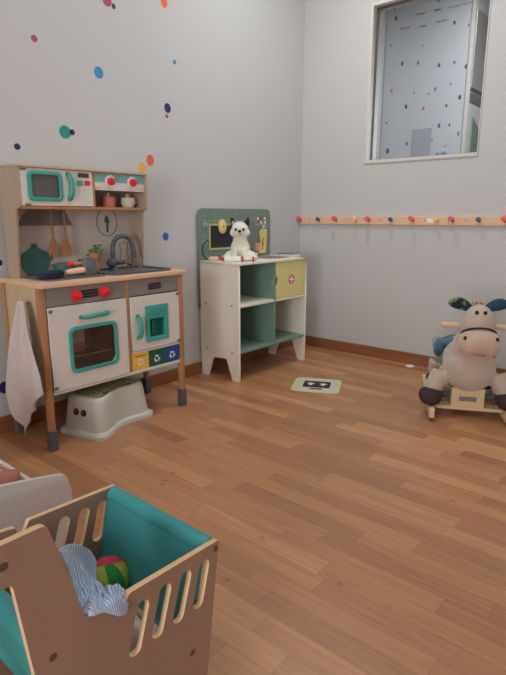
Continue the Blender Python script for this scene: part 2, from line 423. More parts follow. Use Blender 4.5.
# window in the back wall
win = obj('window_1', plate([[(wx0-.022, wz0-.022), (wx1+.006, wz0-.022), (wx1+.006, wz1+.022), (wx0-.022, wz1+.022)],
                            [(wx0, wz0), (wx0, wz1), (wx1, wz1), (wx1, wz0)]], .130, 'xz', -0.008, bev=.002), M['trimw'], kind='structure')
obj('window_pane', bx(wx0, wx1, .045, .051, wz0, wz1), M['glass'], win)
obj('window_gasket', plate([[(wx0+.0005, wz0+.0005), (wx1-.0005, wz0+.0005), (wx1-.0005, wz1-.0005), (wx0+.0005, wz1-.0005)],
                            [(wx0+.012, wz0+.006), (wx0+.012, wz1-.012), (wx1-.006, wz1-.012), (wx1-.006, wz0+.006)]], .012, 'xz', 0.033), M['dgrey'], win)
for zz in (1.70, 1.925):
    obj('window_clip', bx(wx0-.004, wx0+.004, -.014, -.008, zz, zz+.008, bev=.001), M['white'], win)
obj('fill_light_frame', plate([[(2.2, .25), (4.0, .25), (4.0, 2.05), (2.2, 2.05)], [(2.25, .30), (2.25, 2.0), (3.95, 2.0), (3.95, .30)]], .03, 'xz', RY, bev=.003), M['trimw'], kind='structure')  # unseen frame added around the fill light on the front wall
# room beyond the window: a dotted wall facing the pane, turning a corner at its right end
BZ, BY, BXL, BXR = 3.16, 2.0, -.42, .475
obj('wall_beyond_left', bx(BXL-WT, BXL, WT, BY+WT, 0, BZ), M['wallB'], kind='structure')
obj('wall_beyond_back', bx(BXL, BXR, BY, BY+WT, 0, BZ), M['wallB'], kind='structure')
obj('wall_beyond_return', bx(BXR-WT, BXR, BY+WT, 4.6, 0, BZ), M['wallB'], kind='structure')
obj('trim_1', bx(BXR-.026, BXR+.006, BY-.006, BY+.03, 0, BZ, bev=.002), M['trimw'], kind='structure')
obj('trim_2', bx(BXL, BXL+.012, BY-.010, BY, 0, BZ), M['print'], kind='structure')
obj('trim_3', bx(BXR-.036, BXR-.026, BY-.002, BY, 0, BZ), M['print'], kind='structure')
obj('wall_beyond_far', bx(BXR-WT, 4.1, 4.6, 4.7, 0, BZ), M['wallB'], kind='structure')
obj('wall_beyond_right', bx(4.0, 4.1, WT, 4.6, 0, BZ), M['wallB'], kind='structure')
obj('floor_beyond', bx(BXL-WT, 4.1, WT, 4.7, -.06, 0), M['floor'], kind='structure')
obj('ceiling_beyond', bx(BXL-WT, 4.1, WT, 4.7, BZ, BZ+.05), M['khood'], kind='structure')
obj('wall_beyond_header', bx(LX-WT, 4.1, WT-.0, WT+.03, RZ, BZ), M['wallB'], kind='structure')
cab = thing('wall_cupboard', (BXR+.01, 2.5, 0), 'pale metal cupboard front with grey band and grey green lower door, past the dotted wall', 'cupboard')
M['satin'] = mat('satin_metal', C(176, 178, 178), 0.28, 0.03, spec=0.6, metal=0.5)
obj('upper_panel', bx(BXR, BXR+.012, 2.035, 3.6, 2.205, 2.88, bev=.002), M['satin'], cab)
obj('shadow_groove', bx(BXR, BXR+.004, 2.035, 3.6, 2.175, 2.205), M['dgrey'], cab)
obj('grey_band', bx(BXR, BXR+.012, 2.035, 3.6, 2.07, 2.16, bev=.002), M['hob'], cab)
obj('lower_panel', bx(BXR, BXR+.008, 2.035, 3.6, .10, 2.075), M['wallB'], cab)
tag(obj('lower_door', plate([[(2.12, .2), (2.376, .2), (2.376, 1.826), (2.134, 1.955), (2.12, 1.955)]], .01, 'yz', BXR+.008, bev=.001), M['vboard'], cab), 'grey green door with a slanted top')
M['lampw'] = mat('lamp_housing', (0.8, 0.8, 0.8, 1), 0.5, 0.01)
for i, (x, y, sz, p) in enumerate(LAMPS):
    b = lathe(BM(), (x, y, 2.9), (0, 0, -1), [(sz/2+.03, 0), (sz/2+.03, .02), (sz/2+.012, .028), (sz/2+.012, .012), (0, .012)], 32)
    tag(obj('ceiling_downlight', b, M['lampw'], origin=(x, y, 2.9)), 'round white recessed ceiling downlight ' + ['above the corner by the vet play counter', 'near the back wall beyond the rocking horse', 'over the doll cradle', 'over the middle of the room'][i], 'lamp')
cab = thing('storage_cabinet', (-.35, 4.2, 0), 'grey green cabinet with a slanted side seen past the wall beyond the window', 'cabinet')
obj('cabinet_body', plate([[(-.75, 0), (.02, 0), (.02, 2.05), (-.16, 2.40), (-.75, 2.40)]], .4, 'xz', 4.0, bev=.004), M['vboard'], cab)
obj('cabinet_top', bx(-.75, .05, 3.99, 4.42, 2.72, 2.82, bev=.01), M['khood'], cab)
obj('cabinet_post', bx(-.75, -.72, 4.0, 4.4, 2.40, 2.72), M['khood'], cab)
tag(obj('metal_column', cyl(BM(), (-.20, 4.75, 0), (-.20, 4.75, BZ), .12, n=32), M['steel'], origin=(-.20, 4.75, 0), smooth=40),
    'shiny metal column behind the grey green cabinet beyond the window', 'column')
# dot stickers on the near left wall: (name of colour, rgb, y, z, ry, rz, where)
def dot(name, y, z, ry, rz, col, label, group, back=None):
    x = LX
    b = lathe(BM(), (x+.0002, y, z), (1, 0, 0), [(1, 0), (1, .0006), (0, .0006)], 28)
    for v in b.verts:
        v.co.y = y+(v.co.y-y)*ry; v.co.z = z+(v.co.z-z)*rz
        if back is not None: v.co = Vector((v.co.y, back-(v.co.x-x), v.co.z))
    if col not in M: M[col] = mat('sticker_'+col.replace(',', '_'), C(*[int(v) for v in col.split(',')]), 0.5, 0.08, 30)
    tag(obj('dot_sticker', b, M[col], origin=(x, y, z) if back is None else (y, back, z)), label, 'sticker', group)
G = 'round dot stickers on the left wall'
for a in [(-1.685, 2.045, .026, .024, '150,60,88', 'purple red dot sticker at the top of the left wall, larger of a touching pair'),
          (-1.648, 2.031, .011, .013, '34,36,72', 'small dark navy dot sticker tucked below the purple red one'),
          (-1.316, 2.137, .023, .025, '206,88,66', 'orange red dot sticker highest above the play kitchen side'),
          (-2.088, 1.784, .015, .015, '142,70,84', 'small maroon dot sticker alone at upper left'),
          (-1.758, 1.705, .027, .028, '52,128,170', 'bright blue dot sticker in the middle of the left wall'),
          (-1.253, 1.854, .012, .013, '52,120,164', 'tiny light blue dot sticker alone towards the corner'),
          (-1.316, 1.603, .024, .026, '40,46,96', 'dark violet blue dot sticker with a tiny red one under it'),
          (-1.324, 1.559, .010, .010, '160,50,70', 'tiny red dot sticker hanging under the violet blue one'),
          (-1.968, 1.402, .031, .030, '42,128,124', 'big teal dot sticker above the play microwave'),
          (-1.930, 1.405, .014, .014, '38,44,92', 'small navy dot sticker touching the big teal one'),
          (-2.213, 1.312, .015, .014, '34,42,92', 'small navy dot sticker nearest the top left of the play kitchen'),
          (-1.456, 1.311, .026, .030, '206,90,80', 'coral red dot sticker overlapping a yellow one'),
          (-1.514, 1.268, .026, .028, '206,164,66', 'yellow dot sticker beneath the coral red one'),
          (-1.364, .891, .023, .024, '34,96,156', 'blue dot sticker right of the play kitchen faucet'),
          (-2.385, .216, .026, .029, '32,36,84', 'dark navy dot sticker low beside the hanging towel'),
          (-2.345, .80, .012, .014, '32,36,84', 'tiny navy dot sticker just left of the play kitchen upright')]:
    dot('d', *a, G)
G = 'round dot stickers on the wall beyond the window'
far = [(-0.312, 2.956, 'g', 1.5), (-0.334, 3.045, 'g', 0.7), (-0.354, 2.718, 'k', 0.7), (-0.217, 2.521, 'b', 1.3), (-0.049, 2.501, 'n', 1.1), (0.168, 2.443, 'b', 1.2), (0.318, 2.442, 'n', 1), (0.432, 2.388, 'k', 1.2), (-0.32, 2.28, 'r', 1.2), (-0.071, 2.228, 'k', 0.6), (0.148, 2.232, 'n', 1.1), (0.082, 2.196, 'k', 0.6), (0.298, 2.257, 'n', 0.8), (0.395, 2.123, 'k', 1.3), (-0.149, 2.107, 'k', 1.3), (0.037, 2.067, 'r', 1.2), (0.271, 2.063, 'n', 1.1), (-0.36, 1.972, 'k', 0.7), (0.212, 1.886, 'b', 1.3), (0.316, 1.883, 'k', 0.8), (0.41, 1.793, 'o', 1.3), (-0.118, 1.746, 'g', 1.2), (0.027, 1.772, 'k', 0.7), (0.15, 1.758, 'k', 0.6), (-0.329, 1.689, 'b', 1.8), (0.293, 1.688, 'k', 0.5), (0.289, 2.791, 'b', 1.1), (0.425, 2.745, 'n', 0.8), (-0.009, 2.651, 'k', 0.5)]
CN = {'g': ('60,110,100', 'green'), 'k': ('62,64,80', 'dark'), 'b': ('72,88,138', 'blue'), 'n': ('96,108,128', 'grey blue'), 'r': ('190,90,106', 'red'), 'o': ('132,126,124', 'grey brown')}
rows = [(2.65, 'highest'), (2.35, 'upper'), (2.1, 'middle'), (1.85, 'lower'), (0, 'lowest')]
ordn = ['first', 'second', 'third', 'fourth', 'fifth', 'sixth', 'seventh', 'eighth', 'ninth']
buck = {}
for d in far:
    rw = next(n for z, n in rows if d[1] >= z); buck.setdefault((CN[d[2]][1], rw), []).append(d)
for (cn, rw), ds in buck.items():
    ds.sort()
    for i, d in enumerate(ds):
        pos = '' if len(ds) == 1 else f', {ordn[i]} from left'
        dot('d', d[0], d[1], .0105*d[3], .017*d[3], CN[d[2]][0], f'{"small " if d[3] < .9 else ""}{cn} dot sticker beyond window, {rw} row{pos} of that colour', G, BY)
M['ink'] = mat('grey_lettering', C(120, 122, 126), 0.6, 0.02)
for i, (y, z, L) in enumerate([(-.058, 2.943, .105), (-.205, 2.845, .11), (-.025, 2.827, .08), (.117, 2.939, .06), (.161, 2.834, .11), (.279, 2.934, .11), (.400, 2.928, .10), (.117, 3.016, .03)]):
    b = BM(); pts = []
    for k in range(29):
        t = k/28; pts.append((y-L/2+L*t+.006*math.sin(k*1.9+i), BY-.0015, z+.012*math.sin(k*2.1+i*1.3)*(1.5 if k % 9 == 0 else .7)))
    tube(b, pts, .0016, 5)
    tag(obj('wall_lettering', b, M['ink'], origin=(y, BY, z)), 'grey handwritten word high on the wall beyond the window, ' + ['left end of upper line', 'lowest and leftmost', 'short one in lower line', 'short one in middle', 'long one right of middle', 'upper right', 'topmost at far right', 'tiny topmost one near centre'][i], 'lettering', 'handwritten words beyond the window')
tag(obj('wall_panel', bx(-.055, .142, BY-.008, BY, 1.30, 1.875, bev=.002), mat('grey_panel', C(150, 152, 158), .6, .02), origin=(.04, BY, 1.3)), 'light grey rectangular panel on the dotted wall beyond the window', 'panel')
t = thing('toy_car', (1.035, .10, wz0-.001), 'small pale blue and white toy standing on the window ledge', 'toy')
obj('toy_body', bx(.98, 1.06, .075, .105, wz0+.006, wz0+.03, bev=.009, seg=3), mat('pale_blue', C(150, 178, 206), .4, .03), t)
obj('toy_cabin', bx(1.02, 1.05, .078, .102, wz0+.028, wz0+.045, bev=.006, seg=3), M['white'], t)
for dx in (.995, 1.045): obj('wheel', cyl(BM(), (dx, .073, wz0+.008), (dx, .107, wz0+.008), .008, bev=.001), M['dgrey'], t)

# ------------------------------------------------------------ COAT RAILS
PC = {'pink': mat('peg_pink', C(196, 82, 104), .4, .03), 'blue': mat('peg_blue', C(40, 80, 116), .4, .03), 'red': mat('peg_red', C(204, 84, 66), .4, .03), 'yellow': mat('peg_yellow', C(204, 168, 92), .4, .03)}
def rail(x0, x1, pegs, screws, label, sticker=None):
    t = thing('coat_rail', ((x0+x1)/2, 0, .952), label, 'coat rail', 'wooden coat rails on the back wall')
    obj('rail_board', bx(x0, x1, -.016, 0, .952, 1.007, bev=.002), M['railw'], t)
    for x, c in pegs:
        big = .0170 if c in ('pink', 'red') else .0145; L = .052 if c in ('pink', 'red') else .036
        z = .984
        d = Vector((0, -1, .38)).normalized()
        b = lathe(BM(), (x, -.012, z-.006), d, [(big*.62, 0), (big*.62, L*.62), (big*.95, L*.70), (big, L*.8), (big, L*.95), (big*.7, L), (0, L*1.01)], 20)
        tag(obj('peg', b, PC[c], t, smooth=40), f'{c} peg')
    for x in screws: obj('screw', cyl(BM(), (x, -.0155, .981), (x, -.0175, .981), .0042), M['screw'], t)
    if sticker: obj('price_label', bx(sticker, sticker+.045, -.0168, -.0158, .968, .995), M['white'], t)
rail(-.018, 1.136, [(-.006, 'pink'), (.160, 'blue'), (.310, 'red'), (.478, 'yellow'), (.580, 'pink'), (.748, 'blue'), (.902, 'red'), (1.066, 'yellow')], [.075, .395, .66, .985], 'wooden coat rail with eight coloured pegs starting at the room corner', .995)
rail(1.138, 2.29, [(1.166, 'pink'), (1.328, 'blue'), (1.48, 'red'), (1.64, 'yellow'), (1.75, 'pink'), (1.91, 'blue'), (2.06, 'red'), (2.22, 'yellow')], [1.245, 1.56, 1.83, 2.15], 'wooden coat rail continuing to the right above the rocking horse')

# ------------------------------------------------------------ PLAY KITCHEN
K = thing('play_kitchen', (.19, -1.97, 0), 'wooden play kitchen with white doors, teal fittings and red knobs', 'play kitchen')
KX, Y0, Y1 = .36, -2.362, -1.578
for (x, y) in ((.350, -2.362), (.350, -1.602), (.045, -2.362), (.045, -1.602)):
    lo = .30 if x < .2 else .09
    b = BM(); box(b, x-.014, x+.014, y-.014, y+.014, .27, .715, bev=.002)
    lathe(b, (x, y, .08), (0, 0, 1), [(.0165, 0), (.0185, .195)], 16)
    lg = obj('leg', b, M['kpost'], K, smooth=35)
    b = BM(); box(b, x-.019, x+.019, y-.019, y+.019, 0, .095, bev=.006, seg=3)
    obj('leg_cap', b, M['cap'], lg)
for y, s in ((-2.362, 1), (-1.602, -1)):
    b = bx(.059, .336, y-.006, y+.006, .245, .715)
    sd = obj('side_panel', b, M['kside'], K)
    if s == 1: obj('towel_hook', lathe(BM(), (.268, y-.006, .647), (0, -1, 0), [(.005, 0), (.005, .018), (.009, .022), (.009, .028), (.004, .031)], 14), M['kpost'], sd)
obj('back_panel', bx(.03, .036, -2.348, -1.616, .25, .715), M['kside'], K)
obj('bottom_board', bx(.036, .362, -2.345, -1.618, .248, .262, bev=.002), M['kwhite'], K)
obj('bin_rail', bx(.10, .362, -1.925, -1.618, .348, .360, bev=.002), M['kwhite'], K)
obj('divider_post', bx(.04, .362, -1.945, -1.928, .262, .715, bev=.001), M['kpost'], K)
ct = obj('countertop', plate([fillet([(.0, -2.372, .0), (.378, -2.372, .012), (.378, -1.556, .03), (.0, -1.556, 0)])], .021, 'xy', .714, bev=.003), M['ktop'], K, smooth=40)
# control strips
cs = obj('control_strip', bx(.350, .360, -2.347, -1.946, .634, .713), M['kgrey'], K)
obj('control_strip', bx(.350, .360, -1.927, -1.618, .634, .713), M['kgrey'], K)
def knob(y, z, x, parent, r=.025, d=.026, rz=20):
    b = lathe(BM(), (x, y, z), (1, 0, 0), [(r*1.0, 0), (r*1.0, d*.45), (r*.92, d*.62), (r*.6, d*.70), (0, d*.72)], 28)
    g = bx(x+d*.3, x+d*.92, y-.0045*r/.019, y+.0045*r/.019, z-r*.85, z+r*.85, bev=.002)
    xf(g, Matrix.Translation((0, y, z)) @ Matrix.Rotation(math.radians(rz), 4, 'X') @ Matrix.Translation((0, -y, -z)))
    m2 = bpy.data.meshes.new('t'); g.to_mesh(m2); g.free(); b.from_mesh(m2); bpy.data.meshes.remove(m2)
    return tag(obj('knob', b, M['red'], parent, smooth=35), 'red turning knob')
knob(-2.205, .669, .360, K, rz=80); knob(-2.063, .672, .360, K, rz=-60)
def display(x, y0, y1, z0, z1, parent, n=3, seed=1):
    d = obj('display', bx(x, x+.003, y0, y1, z0, z1, bev=.001), M['black'], parent)
    b = BM(); rnd = random.Random(seed)
    for r in range(2):
        y = y0+.008
        while y < y1-.008:
            w = rnd.uniform(.003, .008); zz = z0+(z1-z0)*(.3+.4*r)
            box(b, x+.003, x+.0036, y, y+w, zz-.0016, zz+.0016); y += w+.004
    obj('display_print', b, M['khood'], d); return d
display(.360, -2.178, -2.094, .655, .690, K)
display(.360, -1.808, -1.730, .655, .686, K, seed=4)
# oven door with window
OD = obj('oven_door', plate([[(-2.343, .264), (-1.948, .264), (-1.948, .630), (-2.343, .630)], rr(-2.245, -2.02, .342, .522, .03)], .014, 'yz', .354, bev=.0015), M['kwhite'], K)
obj('window_rim', plate([rr(-2.258, -2.008, .328, .536, .034), rr(-2.242, -2.024, .344, .520, .022)], .009, 'yz', .365, bev=.002), M['teal'], OD, smooth=40)
obj('oven_glass', bx(.357, .360, -2.25, -2.015, .336, .528), M['oglass'], OD)
b = BM()
for k in range(9): cyl(b, (.08, -2.32+.045*k, .395), (.34, -2.32+.045*k, .395), .0022, n=8)
for x in (.085, .21, .335): cyl(b, (x, -2.345, .392), (x, -1.95, .392), .0028, n=8)
obj('oven_rack', b, M['steel'], K)
fb = thing('toy_food_box', (.235, -2.19, .398), 'small white and pink box standing inside the play oven behind its window', 'box')
obj('box_base', bx(.19, .28, -2.24, -2.13, .398, .440, bev=.002), mat('box_pink', C(214, 130, 124), .5, .03), fb)
obj('box_lid', bx(.188, .282, -2.242, -2.128, .440, .500, bev=.002), M['white'], fb)
b = BM(); tube(b, [(.368, -2.192, .574), (.384, -2.188, .574), (.389, -2.175, .574), (.389, -2.08, .578), (.384, -2.066, .578), (.368, -2.062, .578)], .0105, 12)
obj('door_handle', b, M['teal'], OD, smooth=60)
# fridge door with dispenser
FD = obj('fridge_door', plate([[(-1.924, .363), (-1.620, .363), (-1.620, .628), (-1.924, .628)], [(-1.822, .415), (-1.722, .415), (-1.722, .515), (-1.822, .515)]], .014, 'yz', .354, bev=.0015), M['kwhite'], K)
dp = obj('dispenser', plate([rr(-1.842, -1.700, .398, .578, .006), rr(-1.818, -1.728, .420, .510, .004)], .008, 'yz', .3665, bev=.0015), M['teal'], FD, smooth=40)
b = bx(.34, .345, -1.82, -1.724, .417, .513); box(b, .345, .366, -1.822, -1.818, .417, .513); box(b, .345, .366, -1.728, -1.724, .417, .513); box(b, .345, .366, -1.82, -1.724, .413, .417); box(b, .345, .366, -1.82, -1.724, .511, .515)
obj('dispenser_recess', b, M['teald'], dp)
obj('dispenser_lever', bx(.345, .372, -1.80, -1.79, .44, .50, bev=.002), M['teald'], dp)
for k, (yy, zz) in enumerate(((-1.79, .545), (-1.77, .551), (-1.75, .545), (-1.78, .532), (-1.76, .532))):
    if k == 0: b = BM()
    cyl(b, (.3742, yy, zz), (.3752, yy, zz), .004, n=10)
obj('dispenser_print', b, M['teald'], dp)
b = BM(); tube(b, [(.367, -1.888, .535), (.380, -1.888, .530), (.388, -1.884, .505), (.388, -1.884, .460), (.380, -1.888, .435), (.367, -1.888, .430)], .012, 12)
obj('door_handle', b, M['teal'], FD, smooth=60)
for zz in (.617, .372): obj('hinge', bx(.368, .373, -1.640, -1.618, zz-.006, zz+.006, bev=.001), M['potg'], FD)
for zz in (.28, .615): obj('hinge', bx(.368, .372, -2.341, -2.325, zz-.006, zz+.006, bev=.001), M['hob'], OD)
# recycling bins
def recycle(y, z, s, x, parent):
    b = BM()
    for k in range(3):
        a = math.radians(90+120*k)
        pts = []
        for da in (-48, -25, 0, 25):
            aa = a+math.radians(da); rad = s*(1.0 if abs(da) < 30 else .95)
            pts.append((aa, rad))
        inner = [Vector((math.cos(q)*r*.62, math.sin(q)*r*.62)) for q, r in pts]; outer = [Vector((math.cos(q)*r*1.05, math.sin(q)*r*1.05)) for q, r in pts]
        poly = outer[:]
        q = pts[-1][0]; tip = Vector((math.cos(q+.5)*s*.84, math.sin(q+.5)*s*.84))
        h1 = Vector((math.cos(q)*s*1.35, math.sin(q)*s*1.35)); h0 = Vector((math.cos(q)*s*.38, math.sin(q)*s*.38))
        poly += [h1, tip, h0]+inner[::-1]
        for lay in ():
            pass
        vs = [b.verts.new((x+.0008, y+p.x, z+p.y)) for p in poly]; f = b.faces.new(vs)
    bmesh.ops.triangulate(b, faces=b.faces[:])
    r = bmesh.ops.extrude_face_region(b, geom=b.faces[:])
    for v in [g for g in r['geom'] if isinstance(g, bmesh.types.BMVert)]: v.co.x = x+.0001
    return obj('recycling_symbol', b, M['white'], parent)
for y0, y1, mm, nm in ((-1.925, -1.824, 'yel', 'yellow'), (-1.824, -1.721, 'grn', 'dark green'), (-1.721, -1.620, 'blu', 'blue')):
    bn = tag(obj('bin_front', bx(.350, .359, y0, y1, .263, .347, bev=.001), M[mm], K), nm+' recycling bin front')
    recycle((y0+y1)/2, .300, .017, .3592, bn)
    obj('bin_slot', bx(.3590, .3598, (y0+y1)/2-.033, (y0+y1)/2+.033, .330, .334, bev=.0002), M['hole' if mm != 'blu' else 'blu'], bn)
# hob, sink, faucet
hb = obj('hob', plate([rr(.05, .315, -2.305, -2.01, .02)], .004, 'xy', .7352, bev=.001), M['hob'], K, smooth=40)
b = plate([rr(.055, .335, -1.985, -1.615, .05, 8), rr(.075, .315, -1.965, -1.635, .035, 8)], .010, 'xy', .7355, bev=.003)
sk = obj('sink', b, M['dgrey'], K, smooth=40)
b = bx(.07, .32, -1.97, -1.63, .7355, .7375)
obj('sink_floor', b, M['hob'], sk)
FX = .115
b = BM(); pts = [(FX, -1.830, .74), (FX, -1.832, .80), (FX, -1.830, .855)]
for k in range(1, 10):
    a = PI-PI*k/9.6; pts.append((FX+.02*k/9, -1.775+.052*math.cos(a), .860+.048*math.sin(a)))
pts += [(FX+.022, -1.718, .835)]
tube(b, pts, .0115, 14)
fa = obj('faucet', b, M['dgrey'], K, smooth=60)
b = BM(); cyl(b, (FX+.022, -1.718, .84), (FX+.024, -1.714, .795), .014, .012, bev=.002); obj('spout', b, M['dgrey'], fa, smooth=40)
b = BM(); lathe(b, (FX, -1.83, .736), (0, 0, 1), [(.026, 0), (.024, .01), (.017, .02)], 24); ell(b, (FX+.005, -1.845, .775), (.026, .026, .026)); cyl(b, (FX, -1.82, .775), (FX+.01, -1.775, .775), .013, bev=.002)
obj('faucet_base', b, M['dgrey'], fa, smooth=50)
b = BM(); tube(b, [(FX+.01, -1.785, .778), (FX+.03, -1.76, .765), (FX+.04, -1.745, .757)], [.009, .006, .005], 10); obj('faucet_lever', b, M['black'], fa, smooth=60)
# upper unit
for y in (-2.316, -1.640):
    b = plate([fillet([(.0, .735, 0), (.105, .735, 0), (.128, 1.030, .02), (.165, 1.045, .01), (.168, 1.217, .012), (.0, 1.217, 0)])], .012, 'xz', y-.006, bev=.001)
    obj('upright_panel', b, M['kup'], K)
obj('backboard', bx(.003, .012, -2.310, -1.646, .735, 1.205), M['kback'], K)
b = BM()
for zz in (.80, .87, .94, 1.0): box(b, .0121, .0126, -2.308, -1.648, zz-.0008, zz+.0008)
obj('tile_lines', b, M['kwhite'], K)
obj('shelf', bx(.012, .160, -2.310, -1.646, 1.036, 1.049, bev=.001), M['kpost'], K)
obj('top_board', plate([fillet([(.0, -2.325, 0), (.172, -2.325, .015), (.172, -1.632, .015), (.0, -1.632, 0)])], .011, 'xy', 1.210, bev=.002), M['kside'], K)
obj('shelf_divider', bx(.012, .160, -1.954, -1.943, 1.049, 1.210), M['kpost'], K)
obj('printed_hood', plate([[(-2.268, .962), (-1.985, .962), (-2.022, 1.036), (-2.215, 1.036)]], .001, 'yz', .0125), M['khood'], K)
MW = obj('microwave_door', plate([[(-2.309, 1.051), (-1.955, 1.051), (-1.955, 1.209), (-2.309, 1.209)], rr(-2.262, -2.125, 1.082, 1.186, .02)], .010, 'yz', .152, bev=.001), M['kwhite'], K)
obj('window_rim', plate([rr(-2.276, -2.112, 1.070, 1.198, .026), rr(-2.258, -2.129, 1.086, 1.182, .014)], .008, 'yz', .160, bev=.002), M['teal'], MW, smooth=40)
obj('microwave_glass', bx(.154, .157, -2.268, -2.12, 1.076, 1.192), M['mglass'], MW)
b = BM(); tube(b, [(.162, -2.080, 1.190), (.172, -2.080, 1.188), (.177, -2.074, 1.170), (.178, -2.071, 1.14), (.177, -2.074, 1.108), (.172, -2.080, 1.088), (.162, -2.080, 1.086)], .0125, 12)
obj('door_handle', b, M['teal'], MW, smooth=60)
display(.162, -2.030, -1.974, 1.181, 1.200, MW, seed=6)
tag(obj('button', bx(.162, .167, -2.036, -2.008, 1.146, 1.168, bev=.002), M['teal'], MW), 'teal push button')
tag(obj('button', bx(.162, .167, -1.998, -1.970, 1.146, 1.168, bev=.002), M['red'], MW), 'red push button')
b = BM(); rnd = random.Random(3)
for r in range(6):
    for c in range(3):
        y = -2.032+c*.022; box(b, .162, .1625, y, y+rnd.uniform(.008, .015), 1.128-r*.011, 1.1292-r*.011)
obj('keypad_print', b, M['print'], MW)
for (yy, zz) in ((-2.29, 1.201), (-2.28, 1.056)): obj('hinge', bx(.162, .166, yy-.012, yy+.012, zz-.004, zz+.004, bev=.001), M['potg'], MW)
kp = obj('knob_panel', bx(.146, .156, -1.942, -1.647, 1.128, 1.209, bev=.001), M['kwhite'], K)
obj('teal_band', bx(.156, .1566, -1.942, -1.647, 1.166, 1.209), M['tealband'], kp)
for y in (-1.852, -1.721):
    obj('knob_ring', lathe(BM(), (.1566, y, 1.172), (1, 0, 0), [(.029, 0), (.029, .002), (0, .002)], 28), M['white'], kp)
    knob(y, 1.171, .1586, kp, r=.0185, rz=15)
b = BM()
for y0 in (-1.935, -1.690):
    for k in range(4 if y0 > -1.8 else 3): box(b, .156, .1565, y0+k*.010, y0+k*.010+.004, 1.136, 1.144)
obj('panel_print', b, M['red'], kp)
# printed ring with arrow, printed outline of a bottle
b = BM(); tube(b, [(.0135, -1.785+.062*math.cos(2*PI*k/40), .976+.070*math.sin(2*PI*k/40)) for k in range(40)], .0016, 6, closed=True)
pr_ = obj('printed_ring', b, M['teald'], K)
obj('printed_arrow', plate([[(-1.790, .925), (-1.778, .925), (-1.778, .975), (-1.768, .972), (-1.778, 1.005), (-1.787, 1.012), (-1.796, 1.0), (-1.800, .975), (-1.790, .975)]], .0012, 'yz', .0125), M['teald'], pr_)
b = BM(); ol = fillet([(-1.72, .775, .02), (-1.655, .77, .02), (-1.672, .82, .03), (-1.655, .868, .02), (-1.72, .872, .02), (-1.705, .82, .03)], 6)
tube(b, [(.0135, p.x, p.y) for p in ol], .0014, 6, closed=True); obj('printed_bottle_outline', b, M['dgrey'], K)

# towel
def sheet(fn, nu, nv, t, name, m, parent=None, origin=None, label=None, cat=None, group=None):
    b = BM(); uvl = b.loops.layers.uv.new('UVMap')
    g = [[b.verts.new(fn(i/nu, j/nv)) for i in range(nu+1)] for j in range(nv+1)]
    for j in range(nv):
        for i in range(nu):
            f = b.faces.new((g[j][i], g[j][i+1], g[j+1][i+1], g[j+1][i]))
            for l, (a, c) in zip(f.loops, ((i, j), (i+1, j), (i+1, j+1), (i, j+1))): l[uvl].uv = (a/nu, c/nv)
    solid(b, t)
    o = obj(name, b, m, parent, smooth=180, origin=origin)
    if label: tag(o, label, cat, group)
    return o
def lerp_(P, u):
    for (a, x), (b_, y) in zip(P, P[1:]):
        if u <= b_: return x+(y-x)*(u-a)/(b_-a)
    return P[-1][1]
def towel(u, v):
    zb = lerp_([(0, .15), (.08, .115), (.30, .054), (.52, .13), (.55, .17), (1, .285)], u)
    k = min(1, v*1.25)**.8
    xl = .265+(.118-.265)*k; xr = .290+(.418-.290)*k**.8
    if v > .85: xl += .02*(v-.85)/.15
    x = xl+(xr-xl)*u; z = .662+(zb-.662)*v
    y = -2.402-.030*abs(math.sin(u*7.5+v*1.2+.4))*min(1, v*2.5+.25)-.010*(.5+.5*math.sin(u*6+v*2.5))
    return (x, y, z)
sheet(towel, 48, 40, .004, 'hand_towel', M['towel'], origin=(.268, -2.40, .655), label='pinkish white cotton towel hanging on the side of the play kitchen', cat='towel')

# utensils, pans, pots
tb = thing('pot_board', (.0, -2.195, .745), 'flat green pot shaped board leaning on the kitchen backboard', 'board')
tb.location = (.02, -2.195, .7395)
b = plate([fillet([(-2.262, .775, .0), (-2.235, .7395, .02), (-2.155, .7395, .02), (-2.132, .775, 0), (-2.128, .800, 0), (-2.112, .803, .006), (-2.112, .826, .006), (-2.130, .829, 0), (-2.150, .845, .01), (-2.183, .862, .004), (-2.185, .882, .008), (-2.208, .882, .008), (-2.210, .862, .004), (-2.240, .845, .01), (-2.265, .829, .004)]), [Vector((-2.1965+.005*math.cos(2*PI*k/12), .872-.005*math.sin(2*PI*k/12))) for k in range(12)]], .008, 'yz', .016, bev=.001)
obj('board_body', b, M['dteal'], tb); obj('lid_line', bx(.024, .0246, -2.262, -2.132, .826, .828), M['teald'], tb)
def utensil(y, kind, label):
    o = thing('wooden_utensil', (.06, y, 1.034), label, 'utensil', 'wooden utensils hanging under the shelf')
    b = BM(); tube(b, [(.055, y, 1.02), (.055, y, .95), (.055, y+.001, .885)], [.0065, .0055, .006], 10)
    obj('handle', b, M['spwood'], o, smooth=60)
    if kind == 'fork':
        ol = fillet([(y-.006, .905, 0), (y-.026, .86, .015), (y-.026, .816, 0), (y-.019, .816, 0), (y-.017, .850, 0), (y-.012, .850, 0), (y-.010, .814, 0), (y-.003, .814, 0), (y-.001, .850, 0), (y+.004, .850, 0), (y+.006, .814, 0), (y+.013, .814, 0), (y+.015, .85, 0), (y+.019, .85, 0), (y+.021, .816, 0), (y+.028, .818, 0), (y+.027, .86, .015), (y+.006, .905, 0)])
    else:
        ol = fillet([(y-.006, .915, 0), (y-.022, .86, .015), (y-.024, .816, .008), (y+.024, .816, .008), (y+.022, .86, .015), (y+.006, .915, 0)])
    obj('head', plate([ol], .006, 'yz', .052, bev=.001), M['spwood'], o)
    obj('hanging_hook', tube(BM(), [(.055, y, 1.0), (.055, y, 1.036)], .003, 8), M['steel'], o)
utensil(-2.118, 'fork', 'wooden slotted fork hanging under the microwave shelf'); utensil(-2.052, 'spat', 'wooden spatula hanging right of the slotted fork')
HZ = .7395
